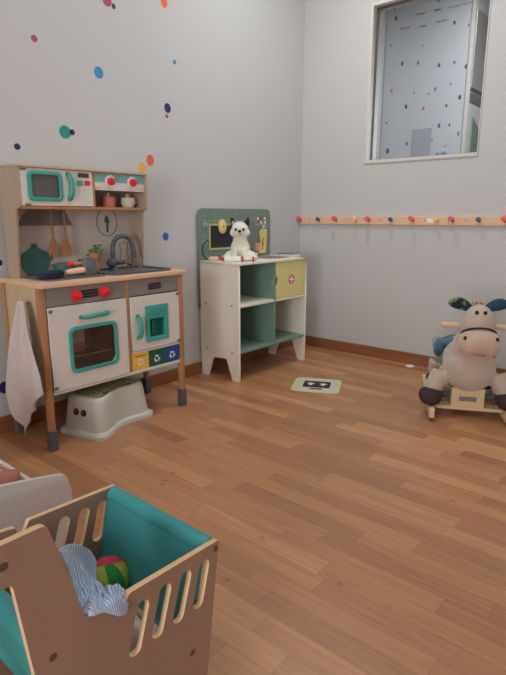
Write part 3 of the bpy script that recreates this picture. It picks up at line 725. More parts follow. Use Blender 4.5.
px, py = .235, -2.245
o = thing('frying_pan', (px, py, HZ), 'small dark navy frying pan with a wooden handle on the hob', 'pan')
obj('pan_body', lathe(BM(), (px, py, HZ), (0, 0, 1), [(0, 0), (.050, 0), (.062, .026), (.065, .030), (.060, .030), (.048, .005), (0, .005)], 36), M['navy'], o, smooth=50)
d = Vector((.45, .85, 0)).normalized(); p = Vector((px, py, HZ+.022))+d*.055
obj('handle', lathe(BM(), p, d+Vector((0, 0, .12)), [(.007, 0), (.009, .01), (.0125, .03), (.0135, .06), (.0125, .085), (.007, .095), (0, .096)], 16), M['railw'], o, smooth=60)
px, py = .20, -2.035
o = thing('saucepan', (px, py, HZ), 'grey toy saucepan with a red tipped wooden handle on the hob', 'pot')
obj('pot_body', lathe(BM(), (px, py, HZ), (0, 0, 1), [(0, 0), (.038, 0), (.041, .003), (.041, .070), (.038, .070), (.038, .008), (0, .008)], 36), M['potg'], o, smooth=40)
d = Vector((.30, -.95, .02)).normalized(); p = Vector((px, py, HZ+.052))+d*.040
obj('handle', lathe(BM(), p, d, [(.008, 0), (.009, .03), (.009, .065)], 16), M['terra'], o, smooth=60)
tag(obj('handle_tip', lathe(BM(), p+d*.065, d, [(.0115, 0), (.013, .01), (.012, .02), (.006, .026), (0, .027)], 16), M['red'], o, smooth=60), 'red handle tip')
px, py = .085, -2.085
o = thing('casserole', (px, py, HZ), 'low dark green casserole standing behind the grey saucepan', 'pot')
obj('pot_body', lathe(BM(), (px, py, HZ), (0, 0, 1), [(0, 0), (.052, 0), (.056, .004), (.056, .040), (.053, .040), (.053, .006), (0, .006)], 36), M['dteal'], o, smooth=40)
obj('lid', lathe(BM(), (px, py, HZ+.040), (0, 0, 1), [(.058, 0), (.058, .004), (.03, .010), (0, .012)], 36), M['hob'], o, smooth=40)
# cups on the shelf
def cup(y, r, r0, h, m, label):
    o = thing('toy_pot', (.085, y, 1.049), label, 'pot', 'little pots on the kitchen shelf')
    obj('pot_body', lathe(BM(), (.085, y, 1.049), (0, 0, 1), [(0, 0), (r0, 0), (r, h*.4), (r, h), (r*.9, h), (r*.85, h*.5), (0, .006)], 28), m, o, smooth=40)
    obj('stopper', lathe(BM(), (.085, y, 1.049+h*.9), (0, 0, 1), [(r*.8, 0), (r*.8, .003), (.010, .006), (.010, .022), (.007, .026), (0, .026)], 20), M['railw'], o, smooth=40)
    return o
cup(-1.820, .037, .033, .052, M['terra'], 'terracotta orange pot on the top shelf, left of the cream one')
o = cup(-1.700, .038, .026, .050, M['cream'], 'cream white pot on the top shelf beneath the right knob')
b = BM(); tube(b, [(.085, -1.668, 1.090), (.09, -1.652, 1.090), (.09, -1.650, 1.075), (.087, -1.668, 1.065)], .005, 8); obj('pot_ear', b, M['cream'], o, smooth=60)
# plant
px, py = .06, -1.900
o = thing('potted_plant', (px, py, .735), 'small green leafy plant in a terracotta pot by the faucet', 'plant')
obj('pot', lathe(BM(), (px, py, .735), (0, 0, 1), [(0, 0), (.020, 0), (.022, .035), (.020, .04), (.024, .05), (.031, .092), (.028, .092), (.02, .07), (0, .07)], 28), M['terra'], o, smooth=40)
b = BM(); rnd = random.Random(5)
for k in range(9):
    a = k*2.4; tilt = .012+.018*rnd.random(); top = Vector((px+tilt*math.cos(a)*1.4, py+tilt*math.sin(a)*1.6, .835+.04*rnd.random()))
    tube(b, [(px, py, .80), ((px+top.x)/2, (py+top.y)/2, .82), top], .0012, 5)
    for q in range(3):
        c = top+Vector((rnd.uniform(-.008, .008), rnd.uniform(-.008, .008), -q*.012))
        ell(b, c, (.009, .006, .003), Matrix.Rotation(rnd.uniform(0, 6), 3, 'Z') @ Matrix.Rotation(rnd.uniform(-.9, .9), 3, 'X'), 2)
obj('foliage', b, M['leaf'], o, smooth=60)

# ------------------------------------------------------------ STEP STOOL
ST = thing('step_stool', (.27, -2.03, 0), 'white plastic step stool with two eyes and green grip top under the kitchen', 'stool')
# near end corners (.198,-2.243),(.412,-2.150); far end corners (.271,-1.775)->(.396,-1.856)
c0 = Vector((.262, -2.015, 0)); rot = math.radians(14)
ux = Vector((math.cos(rot), math.sin(rot), 0)); uy = Vector((-math.sin(rot), math.cos(rot), 0))
def stool_ring(z, hx, hy, waist, off=0.0, rnd=.035, n=12):
    pts = []
    for sx, sy, ang in ((1, -1, -90), (1, 1, 0), (-1, 1, 90), (-1, -1, 180)):
        seq = []
        for k in range(7):
            a = math.radians(ang+90*k/6); seq.append((sx*(hx-rnd)+rnd*math.cos(a), sy*(hy-rnd)+rnd*math.sin(a)))
        pts += seq
        nx = {(1, -1): (1, 1), (1, 1): (-1, 1), (-1, 1): (-1, -1), (-1, -1): (1, -1)}[(sx, sy)]
        a0 = seq[-1]; b0 = (nx[0]*(hx-rnd)+rnd*math.cos(math.radians(ang+90)), nx[1]*(hy-rnd)+rnd*math.sin(math.radians(ang+90)))
        for k in range(1, n):
            t = k/n; p = [a0[0]*(1-t)+b0[0]*t, a0[1]*(1-t)+b0[1]*t]
            if sx == 1 and sy == -1: p[0] -= waist*math.sin(PI*t)**2
            if sx == -1 and sy == 1: p[0] += waist*math.sin(PI*t)**2
            pts.append(tuple(p))
    return [c0+ux*p[0]+uy*p[1]+Vector((0, 0, z)) for p in pts]
def loft(rings, capb=True, capt=True):
    b = BM(); R_ = [[b.verts.new(p) for p in r] for r in rings]; n = len(R_[0])
    for A, B in zip(R_, R_[1:]):
        for i in range(n): b.faces.new((A[i], A[(i+1) % n], B[(i+1) % n], B[i]))
    if capb: b.faces.new(R_[0])
    if capt: b.faces.new(R_[-1])
    return b
HXs, HYs = .136, .205
rings = [stool_ring(0, HXs, HYs, .040), stool_ring(.018, HXs, HYs, .040), stool_ring(.024, HXs-.006, HYs-.006, .038), stool_ring(.030, HXs-.018, HYs-.018, .036),
         stool_ring(.10, HXs-.026, HYs-.026, .032), stool_ring(.168, HXs-.032, HYs-.034, .028), stool_ring(.180, HXs-.036, HYs-.038, .027), stool_ring(.186, HXs-.046, HYs-.048, .026)]
obj('stool_body', loft(rings), M['stool'], ST, smooth=50)
gp = obj('grip_top', loft([stool_ring(.1855, HXs-.052, HYs-.055, .025, rnd=.02), stool_ring(.1885, HXs-.053, HYs-.056, .025, rnd=.02)]), M['stoolgd'], ST)
b = BM()
for k in range(15):
    v = -.155+k*.022
    for q in range(7):
        u = -.066+q*.022
        if abs(u) > .050 and abs(v) < .09: continue
        c = c0+ux*u+uy*v+Vector((0, 0, .1885)); box(b, c.x-.0085, c.x+.0085, c.y-.0065, c.y+.0065, c.z, c.z+.002)
tag(obj('grip_studs', b, M['stoolg'], gp), kind='stuff')
for u in (-.032, .014):
    z = .112; c = c0+ux*u+uy*(-(HYs-.027))+Vector((0, 0, z))
    ey = obj('eye', lathe(BM(), c+uy*.002, -uy+Vector((0, 0, .10)), [(.0165, 0), (.0165, .004), (.012, .006), (0, .006)], 24), M['black'], ST, smooth=40)
    obj('eye_glint', lathe(BM(), c-uy*.004+Vector((-.004, 0, .005)), -uy, [(.004, 0), (0, .0015)], 10), M['white'], ey)
obj('nose', lathe(BM(), c0+ux*.0+uy*(-(HYs-.025))+Vector((0, 0, .072)), -uy, [(.004, 0), (.003, .003), (0, .004)], 12), M['print'], ST)

# ------------------------------------------------------------ VET PLAY COUNTER
V = thing('vet_play_counter', (.17, -.75, 0), 'white and green toy vet counter with a shelf unit and green upright board', 'play counter')
VA, VB, VF = -1.108, -.402, .325
ol = fillet([(.000, .0, .004), (.058, .0, .008), (.100, .120, .012), (.110, .138, .008), (.205, .138, .010), (.268, .0, .008), (.325, 0, .008), (.325, .722, 0), (.012, .722, 0), (.012, .175, 0), (.000, .175, 0)])
ol = fillet([(-.002, .0, .004), (.058, .0, .008), (.100, .128, .012), (.218, .136, .014), (.268, .0, .008), (.325, 0, .008), (.325, .722, 0), (-.008, .722, 0), (-.008, .175, 0), (-.002, .175, 0)])
for y in (VA, VB-.014):
    sp = obj('side_panel', plate([ol], .014, 'xz', y, bev=.0008), M['vwhite'], V)
    if y == VA:
        for (x, z) in ((.048, .182), (.268, .183), (.044, .471), (.268, .476)): obj('screw', lathe(BM(), (x, y, z), (0, -1, 0), [(.0055, 0), (.0055, .0012), (0, .0012)], 14), M['screw'], sp)
obj('counter_top', plate([fillet([(.006, VA-.006, 0), (.332, VA-.006, .008), (.332, VB+.006, .008), (.006, VB+.006, 0)])], .014, 'xy', .722, bev=.001), M['vwhite'], V)
ya, yb = VA+.014, VB-.014; YD = -.752
obj('bottom_shelf', bx(.006, .322, ya, yb, .178, .193, bev=.001), M['vgreen'], V)
obj('divider', bx(.006, .322, YD-.007, YD+.007, .193, .722, bev=.0005), M['vgreen'], V)
obj('middle_shelf', bx(.012, .322, ya, YD-.007, .466, .482, bev=.001), M['vwhite'], V)
obj('middle_shelf', bx(.012, .322, YD+.007, yb, .466, .480, bev=.001), M['vwhite'], V)
obj('inner_back', bx(.006, .010, ya, YD-.007, .193, .722), M['vgreen'], V)
obj('latch', bx(.30, .318, YD-.012, YD-.007, .575, .600, bev=.002), M['print'], V)
# yellow door: finger notch at its left edge
nt_ = [Vector((YD+.009+.020*math.cos(a), .596+.034*math.sin(a))) for a in [math.radians(90-180*k/10) for k in range(11)]]
ol = [Vector((YD+.009, .482)), Vector((yb-.001, .482)), Vector((yb-.001, .720)), Vector((YD+.009, .720))]+nt_
DR = tag(obj('cabinet_door', plate([ol], .012, 'yz', .311, bev=.001), M['vyel'], V), 'pale yellow door with a red cross')
b = lathe(BM(), (.323, -.577, .598), (1, 0, 0), [(.030, 0), (.030, .001), (.023, .001), (.023, 0)], 32)
cr = obj('red_ring', plate([[Vector((-.577+.032*math.cos(2*PI*k/32), .598+.032*math.sin(2*PI*k/32))) for k in range(32)]], .0008, 'yz', .3231), M['pink'], DR)
obj('white_cross', plate([[(-.583, .576), (-.571, .576), (-.571, .592), (-.555, .592), (-.555, .604), (-.571, .604), (-.571, .620), (-.583, .620), (-.583, .604), (-.599, .604), (-.599, .592), (-.583, .592)]], .0008, 'yz', .324), M['white'], cr)
# upright board
BD = obj('upright_board', plate([fillet([(-1.155, .43, 0), (-.44, .43, 0), (-.44, 1.055, .05), (-1.155, 1.055, .05)], 8)], .010, 'yz', -.007, bev=.001), M['vboard'], V)
b = BM()
for k in range(7): y = -1.10+k*.10; box(b, .0030, .0036, y-.0012, y+.0012, .74, 1.045)
for k in range(3): z = .80+k*.09; box(b, .0030, .0036, -1.145, -.45, z-.0012, z+.0012)
obj('grid_lines', b, M['vline'], BD)
bb = obj('blackboard', bx(.003, .006, -1.052, -.83, .808, .948), M['slate'], BD)
obj('blackboard_frame', plate([rr(-1.064, -.818, .795, .960, .006), rr(-1.052, -.830, .808, .948, .003)], .007, 'yz', .003, bev=.001), M['vframe'], bb)
b = lathe(BM(), (.004, -.945, .942), (1, 0, 0), [(1, 0), (1, .014), (.85, .018), (0, .018)], 28)
for v in b.verts: v.co.y = -.945+(v.co.y+.945)*.032; v.co.z = .942+(v.co.z-.942)*.045
lm = obj('exam_lamp', b, M['mustard'], BD, smooth=40)
obj('lamp_dots', lathe(BM(), (.022, -.945, .942), (1, 0, 0), [(.008, 0), (.008, .001), (0, .001)], 14), M['terra'], lm)
for (y, z) in ((-1.095, .955), (-1.10, .845)): obj('hook', lathe(BM(), (.003, y, z), (1, 0, 0), [(.018, 0), (.018, .003), (.007, .004), (.007, .02), (.010, .024), (0, .026)], 20), M['vline'], BD, smooth=40)
cols = ['pink', 'white', 'dgrey', 'pink', 'white', 'pink', 'dgrey', 'white', 'pink', 'white']
for k in range(10):
    y = -.600+.024*(k % 5)+(0.006 if k > 4 else 0); z = .992-.026*(k//5)
    obj('printed_icon', plate([rr(y-.009, y+.009, z-.009, z+.009, .003)], .0008, 'yz', .003), M[cols[k]], BD)
for k in range(4):
    y = -.515+(k % 2)*.026; z = .935-.028*(k//2)
    obj('printed_icon', plate([rr(y-.010, y+.010, z-.010, z+.010, .006)], .0008, 'yz', .003), M['print' if k % 3 else 'white'], BD)
obj('measuring_strip', bx(.003, .0045, -.61, -.475, .945, .958), M['print'], BD)
b = plate([fillet([(-.590, .752, .01), (-.505, .752, .01), (-.490, .870, .02), (-.500, .915, .03), (-.540, .922, .03), (-.572, .900, .02), (-.560, .82, .02)], 6)], .012, 'yz', .004, bev=.002)
tl = obj('yellow_crutch_print', b, M['mustard'], BD); tl.name = 'yellow_bandage'
obj('red_bandage_mark', tube(BM(), [(.018, -.55, .78), (.018, -.535, .81), (.018, -.548, .835), (.018, -.53, .855)], .005, 8), M['pink'], tl)
obj('pink_box', bx(.004, .03, -.625, -.585, .770, .825, bev=.003), mat('rosy_wood', C(190, 150, 130), .6, .04), BD)
BD.location = (-.004, .037, .001)
# objects on the counter top
TZ = .736
def stray(name, bm, m, label, cat, origin, group=None, smooth=40): return tag(obj(name, bm, m, origin=origin, smooth=smooth), label, cat, group)
# stethoscope: loop hanging over the board's left side, with chest piece on the counter
o = thing('stethoscope', (.05, -1.06, TZ), 'black looped toy stethoscope lying at the left end of the vet counter', 'stethoscope')
pts = []
for k in range(16):
    a = math.radians(70+k*15); pts.append((.024+.001*k, -1.065+.05*math.cos(a), .800+.058*math.sin(a)))
pts += [(.06, -1.03, TZ+.004), (.085, -1.0, TZ+.004), (.10, -.98, TZ+.004)]
obj('tubing', tube(BM(), pts, .0038, 8), M['slate'], o, smooth=60)
obj('chest_piece', lathe(BM(), (.105, -.975, TZ), (0, 0, 1), [(.018, 0), (.018, .006), (.010, .012), (0, .012)], 24), M['mustard'], o, smooth=40)
o = thing('bandage_roll', (.075, -1.055, TZ), 'beige wooden roll lying beside the stethoscope on the counter', 'toy')
obj('roll', cyl(BM(), (.06, -1.085, TZ+.013), (.085, -1.035, TZ+.013), .013, bev=.002), M['railw'], o, smooth=40)
obj('roll_core', cyl(BM(), (.0567, -1.0917, TZ+.013), (.0883, -1.0283, TZ+.013), .005), M['mustard'], o, smooth=40)
# syringe
A_ = Vector((.168, -1.107, TZ+.0175)); B_ = Vector((.328, -.969, TZ+.0175)); d = (B_-A_).normalized(); Ls = (B_-A_).length
o = thing('toy_syringe', tuple(A_.lerp(B_, .5)-Vector((0, 0, .0165))), 'white toy syringe with red tip and discs in front of the plush dog', 'toy')
obj('barrel', cyl(BM(), A_+d*.03, A_+d*.130, .0165, bev=.002), M['white'], o, smooth=40)
tag(obj('tip', lathe(BM(), A_+d*.03, -d, [(.0145, 0), (.012, .012), (.005, .018), (.004, .03), (0, .031)], 20), M['red'], o, smooth=40), 'red tip')
obj('collar', cyl(BM(), A_+d*.135, A_+d*.147, .0165, bev=.002), M['red'], o, smooth=40)
obj('plunger', cyl(BM(), A_+d*.147, A_+d*(Ls-.01), .007), M['white'], o, smooth=40)
obj('thumb_disc', cyl(BM(), A_+d*(Ls-.012), A_+d*Ls, .0165, bev=.002), M['red'], o, smooth=40)
# metal tray, stacked box and swivel dish
o = stray('instrument_tray', plate([rr(.06, .275, -.70, -.50, .06, 8)], .004, 'xy', TZ, bev=.001), M['steel'], 'oval grey metal tray set flat in the vet counter top', 'tray', (.17, -.6, TZ))
o = thing('weighing_scale', (.21, -.37, TZ), 'grey toy scale with a flat dish at the right end of the vet counter', 'scale')
obj('scale_body', bx(.14, .27, -.475, -.405, TZ, TZ+.016, bev=.003), M['vwhite'], o)
obj('scale_lid', bx(.13, .26, -.48, -.40, TZ+.016, TZ+.024, bev=.002), M['steel'], o)
obj('scale_dish', plate([rr(.16, .36, -.46, -.335, .03, 8)], .004, 'xy', TZ-.0005, bev=.001), M['steel'], o)

# plush husky puppy on the counter: local frame, faces -y
D = thing('plush_dog', (.177, -.928, TZ), 'sitting white plush husky puppy with black ears on the vet counter', 'plush toy', rz=math.radians(40)); LOCAL.add(D.name)
b = BM()
ell(b, (0, .02, .072), (.062, .058, .072)); ell(b, (0, .005, .12), (.046, .042, .06))
for s in (-1, 1):
    ell(b, (s*.058, .0, .030), (.040, .048, .031)); ell(b, (s*.082, -.030, .020), (.030, .034, .020))
    tube(b, [(s*.026, -.010, .11), (s*.030, -.040, .06), (s*.034, -.058, .018)], [.022, .019, .018], 12); ell(b, (s*.036, -.064, .016), (.021, .026, .016))
tube(b, [(.03, .07, .03), (.08, .085, .03), (.11, .06, .035)], [.016, .018, .010], 12)
obj('body', baked(b, .004, 6), M['fur'], D, smooth=180)
b = BM(); ell(b, (0, -.012, .188), (.054, .050, .050)); ell(b, (-.035, -.018, .172), (.028, .030, .028)); ell(b, (.035, -.018, .172), (.028, .030, .028)); ell(b, (0, -.052, .172), (.024, .026, .019))
hd = obj('head', baked(b, .004, 5), M['fur'], D, smooth=180)
obj('forehead_patch', baked(ell(BM(), (0, .004, .198), (.052, .046, .046)), .004, 2), M['furg'], hd, smooth=180)
for s, mm in ((-1, 'furg'), (1, 'furk')):
    b = BM()
    for k in range(5): t = k/4; ell(b, (s*(.038+.012*t), .0, .220+.030*t), (.023*(1-.55*t), .011, .016), sub=2)
    obj('ear', baked(b, .003, 3), M['furk'], hd, smooth=180)
    obj('inner_ear', baked(ell(BM(), (s*.041, -.010, .228), (.012, .004, .016)), .002, 2), M['furg'] if s < 0 else M['furk'], hd, smooth=180)
    obj('eye', ell(BM(), (s*.023, -.058, .192), (.0085, .006, .0095), sub=2), M['slate'], hd, smooth=180)
obj('nose', ell(BM(), (0, -.078, .182), (.012, .008, .010), sub=2), M['slate'], hd, smooth=180)
obj('mouth', tube(BM(), [(-.012, -.072, .165), (-.005, -.078, .160), (0, -.079, .164), (.005, -.078, .160), (.012, -.072, .165)], .0015, 6), M['furk'], hd)

# ------------------------------------------------------------ FLOOR SIGN and white disc
SG = thing('floor_sign', (.716, -.835, 0), 'rounded pale yellow floor sign with a black panel and two white hand prints', 'sign', rz=math.radians(27)); LOCAL.add(SG.name)
obj('sign_sheet', plate([rr(-.143, .143, -.140, .140, .045, 8)], .0010, 'xy', .0002), M['signy'], SG)
obj('sign_field', plate([rr(-.120, .120, -.115, .115, .030, 8)], .0005, 'xy', .0012), M['signc'], SG)
pn = obj('sign_panel', plate([rr(-.082, .082, -.052, .072, .012)], .0005, 'xy', .0017), M['black'], SG)
for s in (-1, 1):
    b = BM(); cx_ = s*.038; cy_ = .008
    q = [Vector((cx_+.012*math.cos(2*PI*k/16), cy_-.006+.013*math.sin(2*PI*k/16))) for k in range(16)]
    m0 = plate([q], .0005, 'xy', .0022)
    obj('printed_palm', m0, M['white'], pn)
    for a in (150, 118, 90, 62, 30):
        a = math.radians(a); dx, dy = math.cos(a), math.sin(a)
        obj('printed_finger', plate([slot((cx_+dx*.009, cy_+dy*.009), (cx_+dx*.026, cy_+dy*.030), .007, 4)], .0005, 'xy', .0022+.0001*0), M['white'], pn)
b = BM()
xf(b, Matrix.Identity(4)); b.free()
tx = bx(-.034, .040, -.088, -.066, .0017, .0022)
obj('text_strip', tx, M['black'], SG)
tag(obj('floor_disc', lathe(BM(), (.967, -.060, 0), (0, 0, 1), [(.030, 0), (.030, .003), (.026, .006), (0, .007)], 28), M['white'], origin=(.967, -.060, 0), smooth=40), 'small round white disc lying by the back wall baseboard', 'disc')

# ------------------------------------------------------------ ROCKING HORSE: local frame, faces -y, x to the picture's right
H = thing('rocking_horse', (1.580, -.745, 0), 'cream plush rocking horse with teal saddle, dark hooves and wooden rockers', 'rocking horse', rz=math.atan2(.45, .893)); LOCAL.add(H.name)
RW = .180
for s in (-1, 1):
    pts_t = []; pts_b = []
    for k in range(25):
        t = k/24; y = -.15+.58*t; zc = .003+.08*((t-.42))**2
        pts_t.append(Vector((y, zc+.052))); pts_b.append(Vector((y, zc)))
    ol = pts_b+pts_t[::-1]
    x0 = s*RW-(.013)
    rn = obj('rocker', plate([fillet([(p.x, p.y, .012 if (i in (0, 24, 25, 49)) else 0) for i, p in enumerate(ol)], 5)], .026, 'yz', x0, bev=.003), M['hwood'], H, smooth=40)
obj('cross_board', bx(-RW+.013, RW-.013, -.035, .035, .034, .052, bev=.003), M['hwood'], H)
obj('cross_board', bx(-RW+.013, RW-.013, .40, .46, .040, .056, bev=.003), M['hwood'], H)
obj('deck_board', bx(-.05, .05, .035, .40, .046, .060, bev=.003), M['hwood'], H)
obj('foot_rest', cyl(BM(), (-RW+.01, .06, .085), (RW-.01, .06, .085), .017, n=20, bev=.002), M['cap'], H, smooth=40)
pb = obj('front_block', bx(-.080, .080, -.030, .030, .045, .150, bev=.003), M['hwood'], H)
obj('name_plate', bx(-.042, .042, -.034, -.0295, .082, .106, bev=.001), M['hplate'], pb)
# body
b = BM()
ell(b, (0, .00, .250), (.126, .112, .122)); ell(b, (0, .12, .265), (.122, .15, .115)); ell(b, (0, .27, .255), (.118, .12, .110))
ell(b, (0, .0, .34), (.100, .095, .13)); ell(b, (0, .05, .40), (.075, .075, .08))
for s in (-1, 1):
    tube(b, [(s*.085, .03, .235), (s*.140, .0, .205), (s*.168, -.025, .155), (s*.183, -.035, .115)], [.060, .052, .046, .044], 16)
    tube(b, [(s*.07, .27, .245), (s*.125, .25, .20), (s*.135, .27, .13)], [.070, .060, .042], 16)
obj('body', baked(b, .008, 8), M['hcream'], H, smooth=180)
for s in (-1, 1):
    for (hx, y, z, r_) in ((.184, -.045, .108, 1), (.135, .27, .110, .85)):
        b = BM(); ell(b, (s*hx, y, z), (.060*r_, .058*r_, .048*r_))
        ell(b, (s*hx, y-.012, z-.010), (.056*r_, .056*r_, .040*r_))
        obj('hoof', baked(b, .006, 4), M['hoof'], H, smooth=180)
HZ_ = .032; HXo = .014
b = BM(); ell(b, (HXo, -.035, .440+HZ_), (.080, .080, .115)); ell(b, (HXo, .0, .40+HZ_), (.085, .09, .09))
hd = obj('head', baked(b, .007, 5), M['hcream'], H, smooth=180)
b = BM(); ell(b, (HXo, -.105, .382+HZ_), (.098, .080, .066)); ell(b, (HXo-.042, -.112, .368+HZ_), (.058, .066, .062)); ell(b, (HXo+.042, -.112, .368+HZ_), (.058, .066, .062))
mz = obj('muzzle', baked(b, .007, 5), M['hmuz'], hd, smooth=180)
pts = []
for k in range(25):
    a = math.radians(-8+196*k/24); c_, s_ = math.cos(a), math.sin(a)
    pts.append((HXo+.078*c_, -.072-.060*max(0, s_), .414+HZ_+.038*max(0, s_)))
obj('noseband', tube(BM(), pts, .0050, 8), M['furk'], hd, smooth=60)
pts = [(HXo+.070*math.cos(math.radians(a)), -.172+.035*abs(math.cos(math.radians(a))), .350+HZ_+.024*math.sin(math.radians(a))) for a in range(205, 336, 10)]
obj('mouth_seam', tube(BM(), pts, .0026, 6), M['roll'], mz, smooth=60)
for s in (-1, 1):
    obj('eye', ell(BM(), (HXo+s*.019, -.090, .520+HZ_), (.0095, .008, .0105), Matrix.Rotation(s*.35, 3, 'Y'), 2), M['furk'], hd, smooth=180)
    obj('nostril', ell(BM(), (HXo+s*.072, -.154, .406+HZ_), (.0085, .008, .0105), Matrix.Rotation(s*.5, 3, 'Z'), 2), M['furk'], mz, smooth=180)
    b = BM()
    for k in range(9):
        t = k/8; w = [.024, .030, .035, .038, .039, .039, .037, .033, .024][k]
        ell(b, (HXo+s*(.040+.088*t), .0-.01*t, .560+.056*t-.030*t*t), (.018, .015, w*.86), Matrix.Rotation(-s*.15, 3, 'Y'), 2)
    er = tag(obj('ear', baked(b, .006, 4), M['hear' if s < 0 else 'hnavy'], hd, smooth=180), 'green patterned ear' if s < 0 else 'dark teal ear')
b = BM(); rnd = random.Random(2)
for k in range(9):
    x = HXo+rnd.uniform(-.022, .022); y = rnd.uniform(-.03, .02); a = rnd.uniform(-.02, .02)
    tube(b, [(x, y, .570), (x+a, y-.006, .592), (x+a*1.8, y-.016, .599), (x+a*2.2, y-.022, .590)], .0034, 6)
obj('forelock', b, M['hmuz'], hd, smooth=60)
obj('handle_bar', cyl(BM(), (-.150, .045, .462), (.178, .045, .462), .0135, n=20, bev=.004), M['hwood'], H, smooth=40)
# saddle with raised back
b = BM(); ell(b, (0, .24, .322), (.116, .12, .034))
for q in (-1, 1): ell(b, (q*.128, .27, .290), (.032, .115, .052), Matrix.Rotation(q*.12, 3, 'Z'))
ell(b, (0, .34, .318), (.112, .035, .036))
sd = obj('saddle', baked(b, .008, 6), M['hteal'], H, smooth=180)
obj('saddle_piping', tube(BM(), [(-.158, .19, .290), (-.163, .25, .306), (-.160, .31, .318), (-.140, .36, .322)], .0035, 8), mat('pale_teal_piping', C(90, 140, 152), .8, .03), sd, smooth=60)
obj('tail', tube(BM(), [(0, .37, .30), (0, .42, .28), (0, .44, .20)], [.02, .028, .014], 12), M['hmuz'], H, smooth=60)

# ------------------------------------------------------------ DOLL CRADLE (plywood sides, teal canvas sling)
CR = thing('doll_cradle', (1.63, -3.15, 0), 'plywood doll cradle with slotted sides and a teal canvas sling', 'doll cradle')
AX, BX = 1.780, 1.465
side = fillet([(-2.800, .400, .006), (-3.008, .408, .004), (-3.024, .384, .006), (-3.032, .383, .006), (-3.037, .405, .004), (-3.086, .412, .012), (-3.118, .537, .02), (-3.134, .592, .014),
               (-3.44, .592, .014), (-3.60, .50, .05), (-3.66, .0, 0), (-3.48, 0, 0), (-3.40, .12, .03), (-3.20, .12, .03), (-3.10, 0, 0), (-2.855, 0, 0)])
slots = [((-2.983, .372), (-3.003, .292)), ((-2.934, .374), (-2.955, .294)), ((-2.886, .373), (-2.907, .293)), ((-2.840, .370), (-2.858, .292))]
slots = [slot((a[0], a[1]-.006), (b[0], b[1]+.006), .0255) for a, b in slots]
hole = fillet([(-3.188, .530, .008), (-3.170, .36, .0), (-3.160, .20, .02), (-3.42, .20, .04), (-3.44, .50, .04)])
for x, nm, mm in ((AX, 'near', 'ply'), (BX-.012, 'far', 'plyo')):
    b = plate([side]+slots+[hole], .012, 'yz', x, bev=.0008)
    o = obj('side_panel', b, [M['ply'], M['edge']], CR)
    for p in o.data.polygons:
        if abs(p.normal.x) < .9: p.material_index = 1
    for (y, z) in ((-2.876, .199), (-2.810, .386), (-3.143, .384), (-3.196, .561)):
        s = 1 if x == AX else -1; xx = x+.012 if s == 1 else x
        b = lathe(BM(), (xx-.001*s, y, z), (s, 0, 0), [(.0062, 0), (.0062, .0012), (.0040, .0016), (0, .0008)], 18)
        sc = obj('screw', b, M['screw'], o, smooth=40)
for (y, z, nm) in ((-2.812, .384, 'r'), (-3.143, .384, 'l'), (-3.196, .561, 'h'), (-2.876, .199, 'b')):
    rail_ = obj('rail', cyl(BM(), (BX, y, z), (AX, y, z), .0095, n=20), M['edge'], CR, smooth=40)
# sling: from the right rail down, along the floor and up to the left rail
def prof(t):
    P = [(-2.800, .384), (-2.812, .399), (-2.826, .386), (-2.838, .34), (-2.862, .24), (-2.90, .208), (-2.98, .200), (-3.06, .205), (-3.105, .24), (-3.125, .32), (-3.130, .386), (-3.143, .399), (-3.156, .386), (-3.150, .33), (-3.146, .30)]
    f = t*(len(P)-1); i = min(int(f), len(P)-2); q = f-i
    def cr_(a, b_, c, d_, q): return .5*((2*b_)+(-a+c)*q+(2*a-5*b_+4*c-d_)*q*q+(-a+3*b_-3*c+d_)*q**3)
    g = lambda k, j: P[max(0, min(len(P)-1, k))][j]
    return tuple(cr_(g(i-1, j), g(i, j), g(i+1, j), g(i+2, j), q) for j in (0, 1))
def slingf(u, v):
    y, z = prof(v); x = BX+.0015+(AX-BX-.003)*u
    if .28 < v < .6: z -= .012*math.sin(PI*u)
    return (x, y, z+.0015*math.sin(v*40+u*9))
sheet(slingf, 20, 84, .002, 'canvas_sling', M['sling'], CR)
# second outer sling leg under the left rail
# outer pocket fabric seen through the big opening of the side
def pocket(u, v):
    x = BX+.002+(AX-BX-.004)*u
    return (x, -3.152+.045*v, .372-.20*v)
sheet(pocket, 12, 20, .002, 'canvas_pocket', M['sling'], CR)
obj('rolled_hem', cyl(BM(), (BX+.002, -2.812, .384), (AX-.002, -2.812, .384), .0178, n=24, bev=.002), M['sling'], CR, smooth=40)
obj('rolled_hem', cyl(BM(), (BX+.002, -3.143, .384), (AX-.002, -3.143, .384), .0185, n=24, bev=.002), M['sling'], CR, smooth=40)
# ball in the sling
BL = thing('crochet_ball', (1.53, -2.905, .204), 'crocheted ball in yellow, green and pink stripes lying in the cradle', 'ball')
bc = Vector((1.548, -2.888, .248))
o = obj('ball_body', ell(BM(), (0, 0, 0), (.043, .043, .043), sub=4), M['ball'], None, smooth=180)
BL.location = bc-Vector((0, 0, .043)); o.parent = BL; o.location = (0, 0, .043); o.rotation_euler = (math.radians(12), math.radians(-8), math.radians(-32))
b = lathe(BM(), bc, Vector((-.55, .30, 1)), [(.0335, .0283), (.0320, .0303), (.0250, .0365), (.016, .0415), (.006, .0440), (0, .0445)], 28)
tag(obj('ball_cap', b, M['crochR'], BL, smooth=60), 'pink crocheted cap')
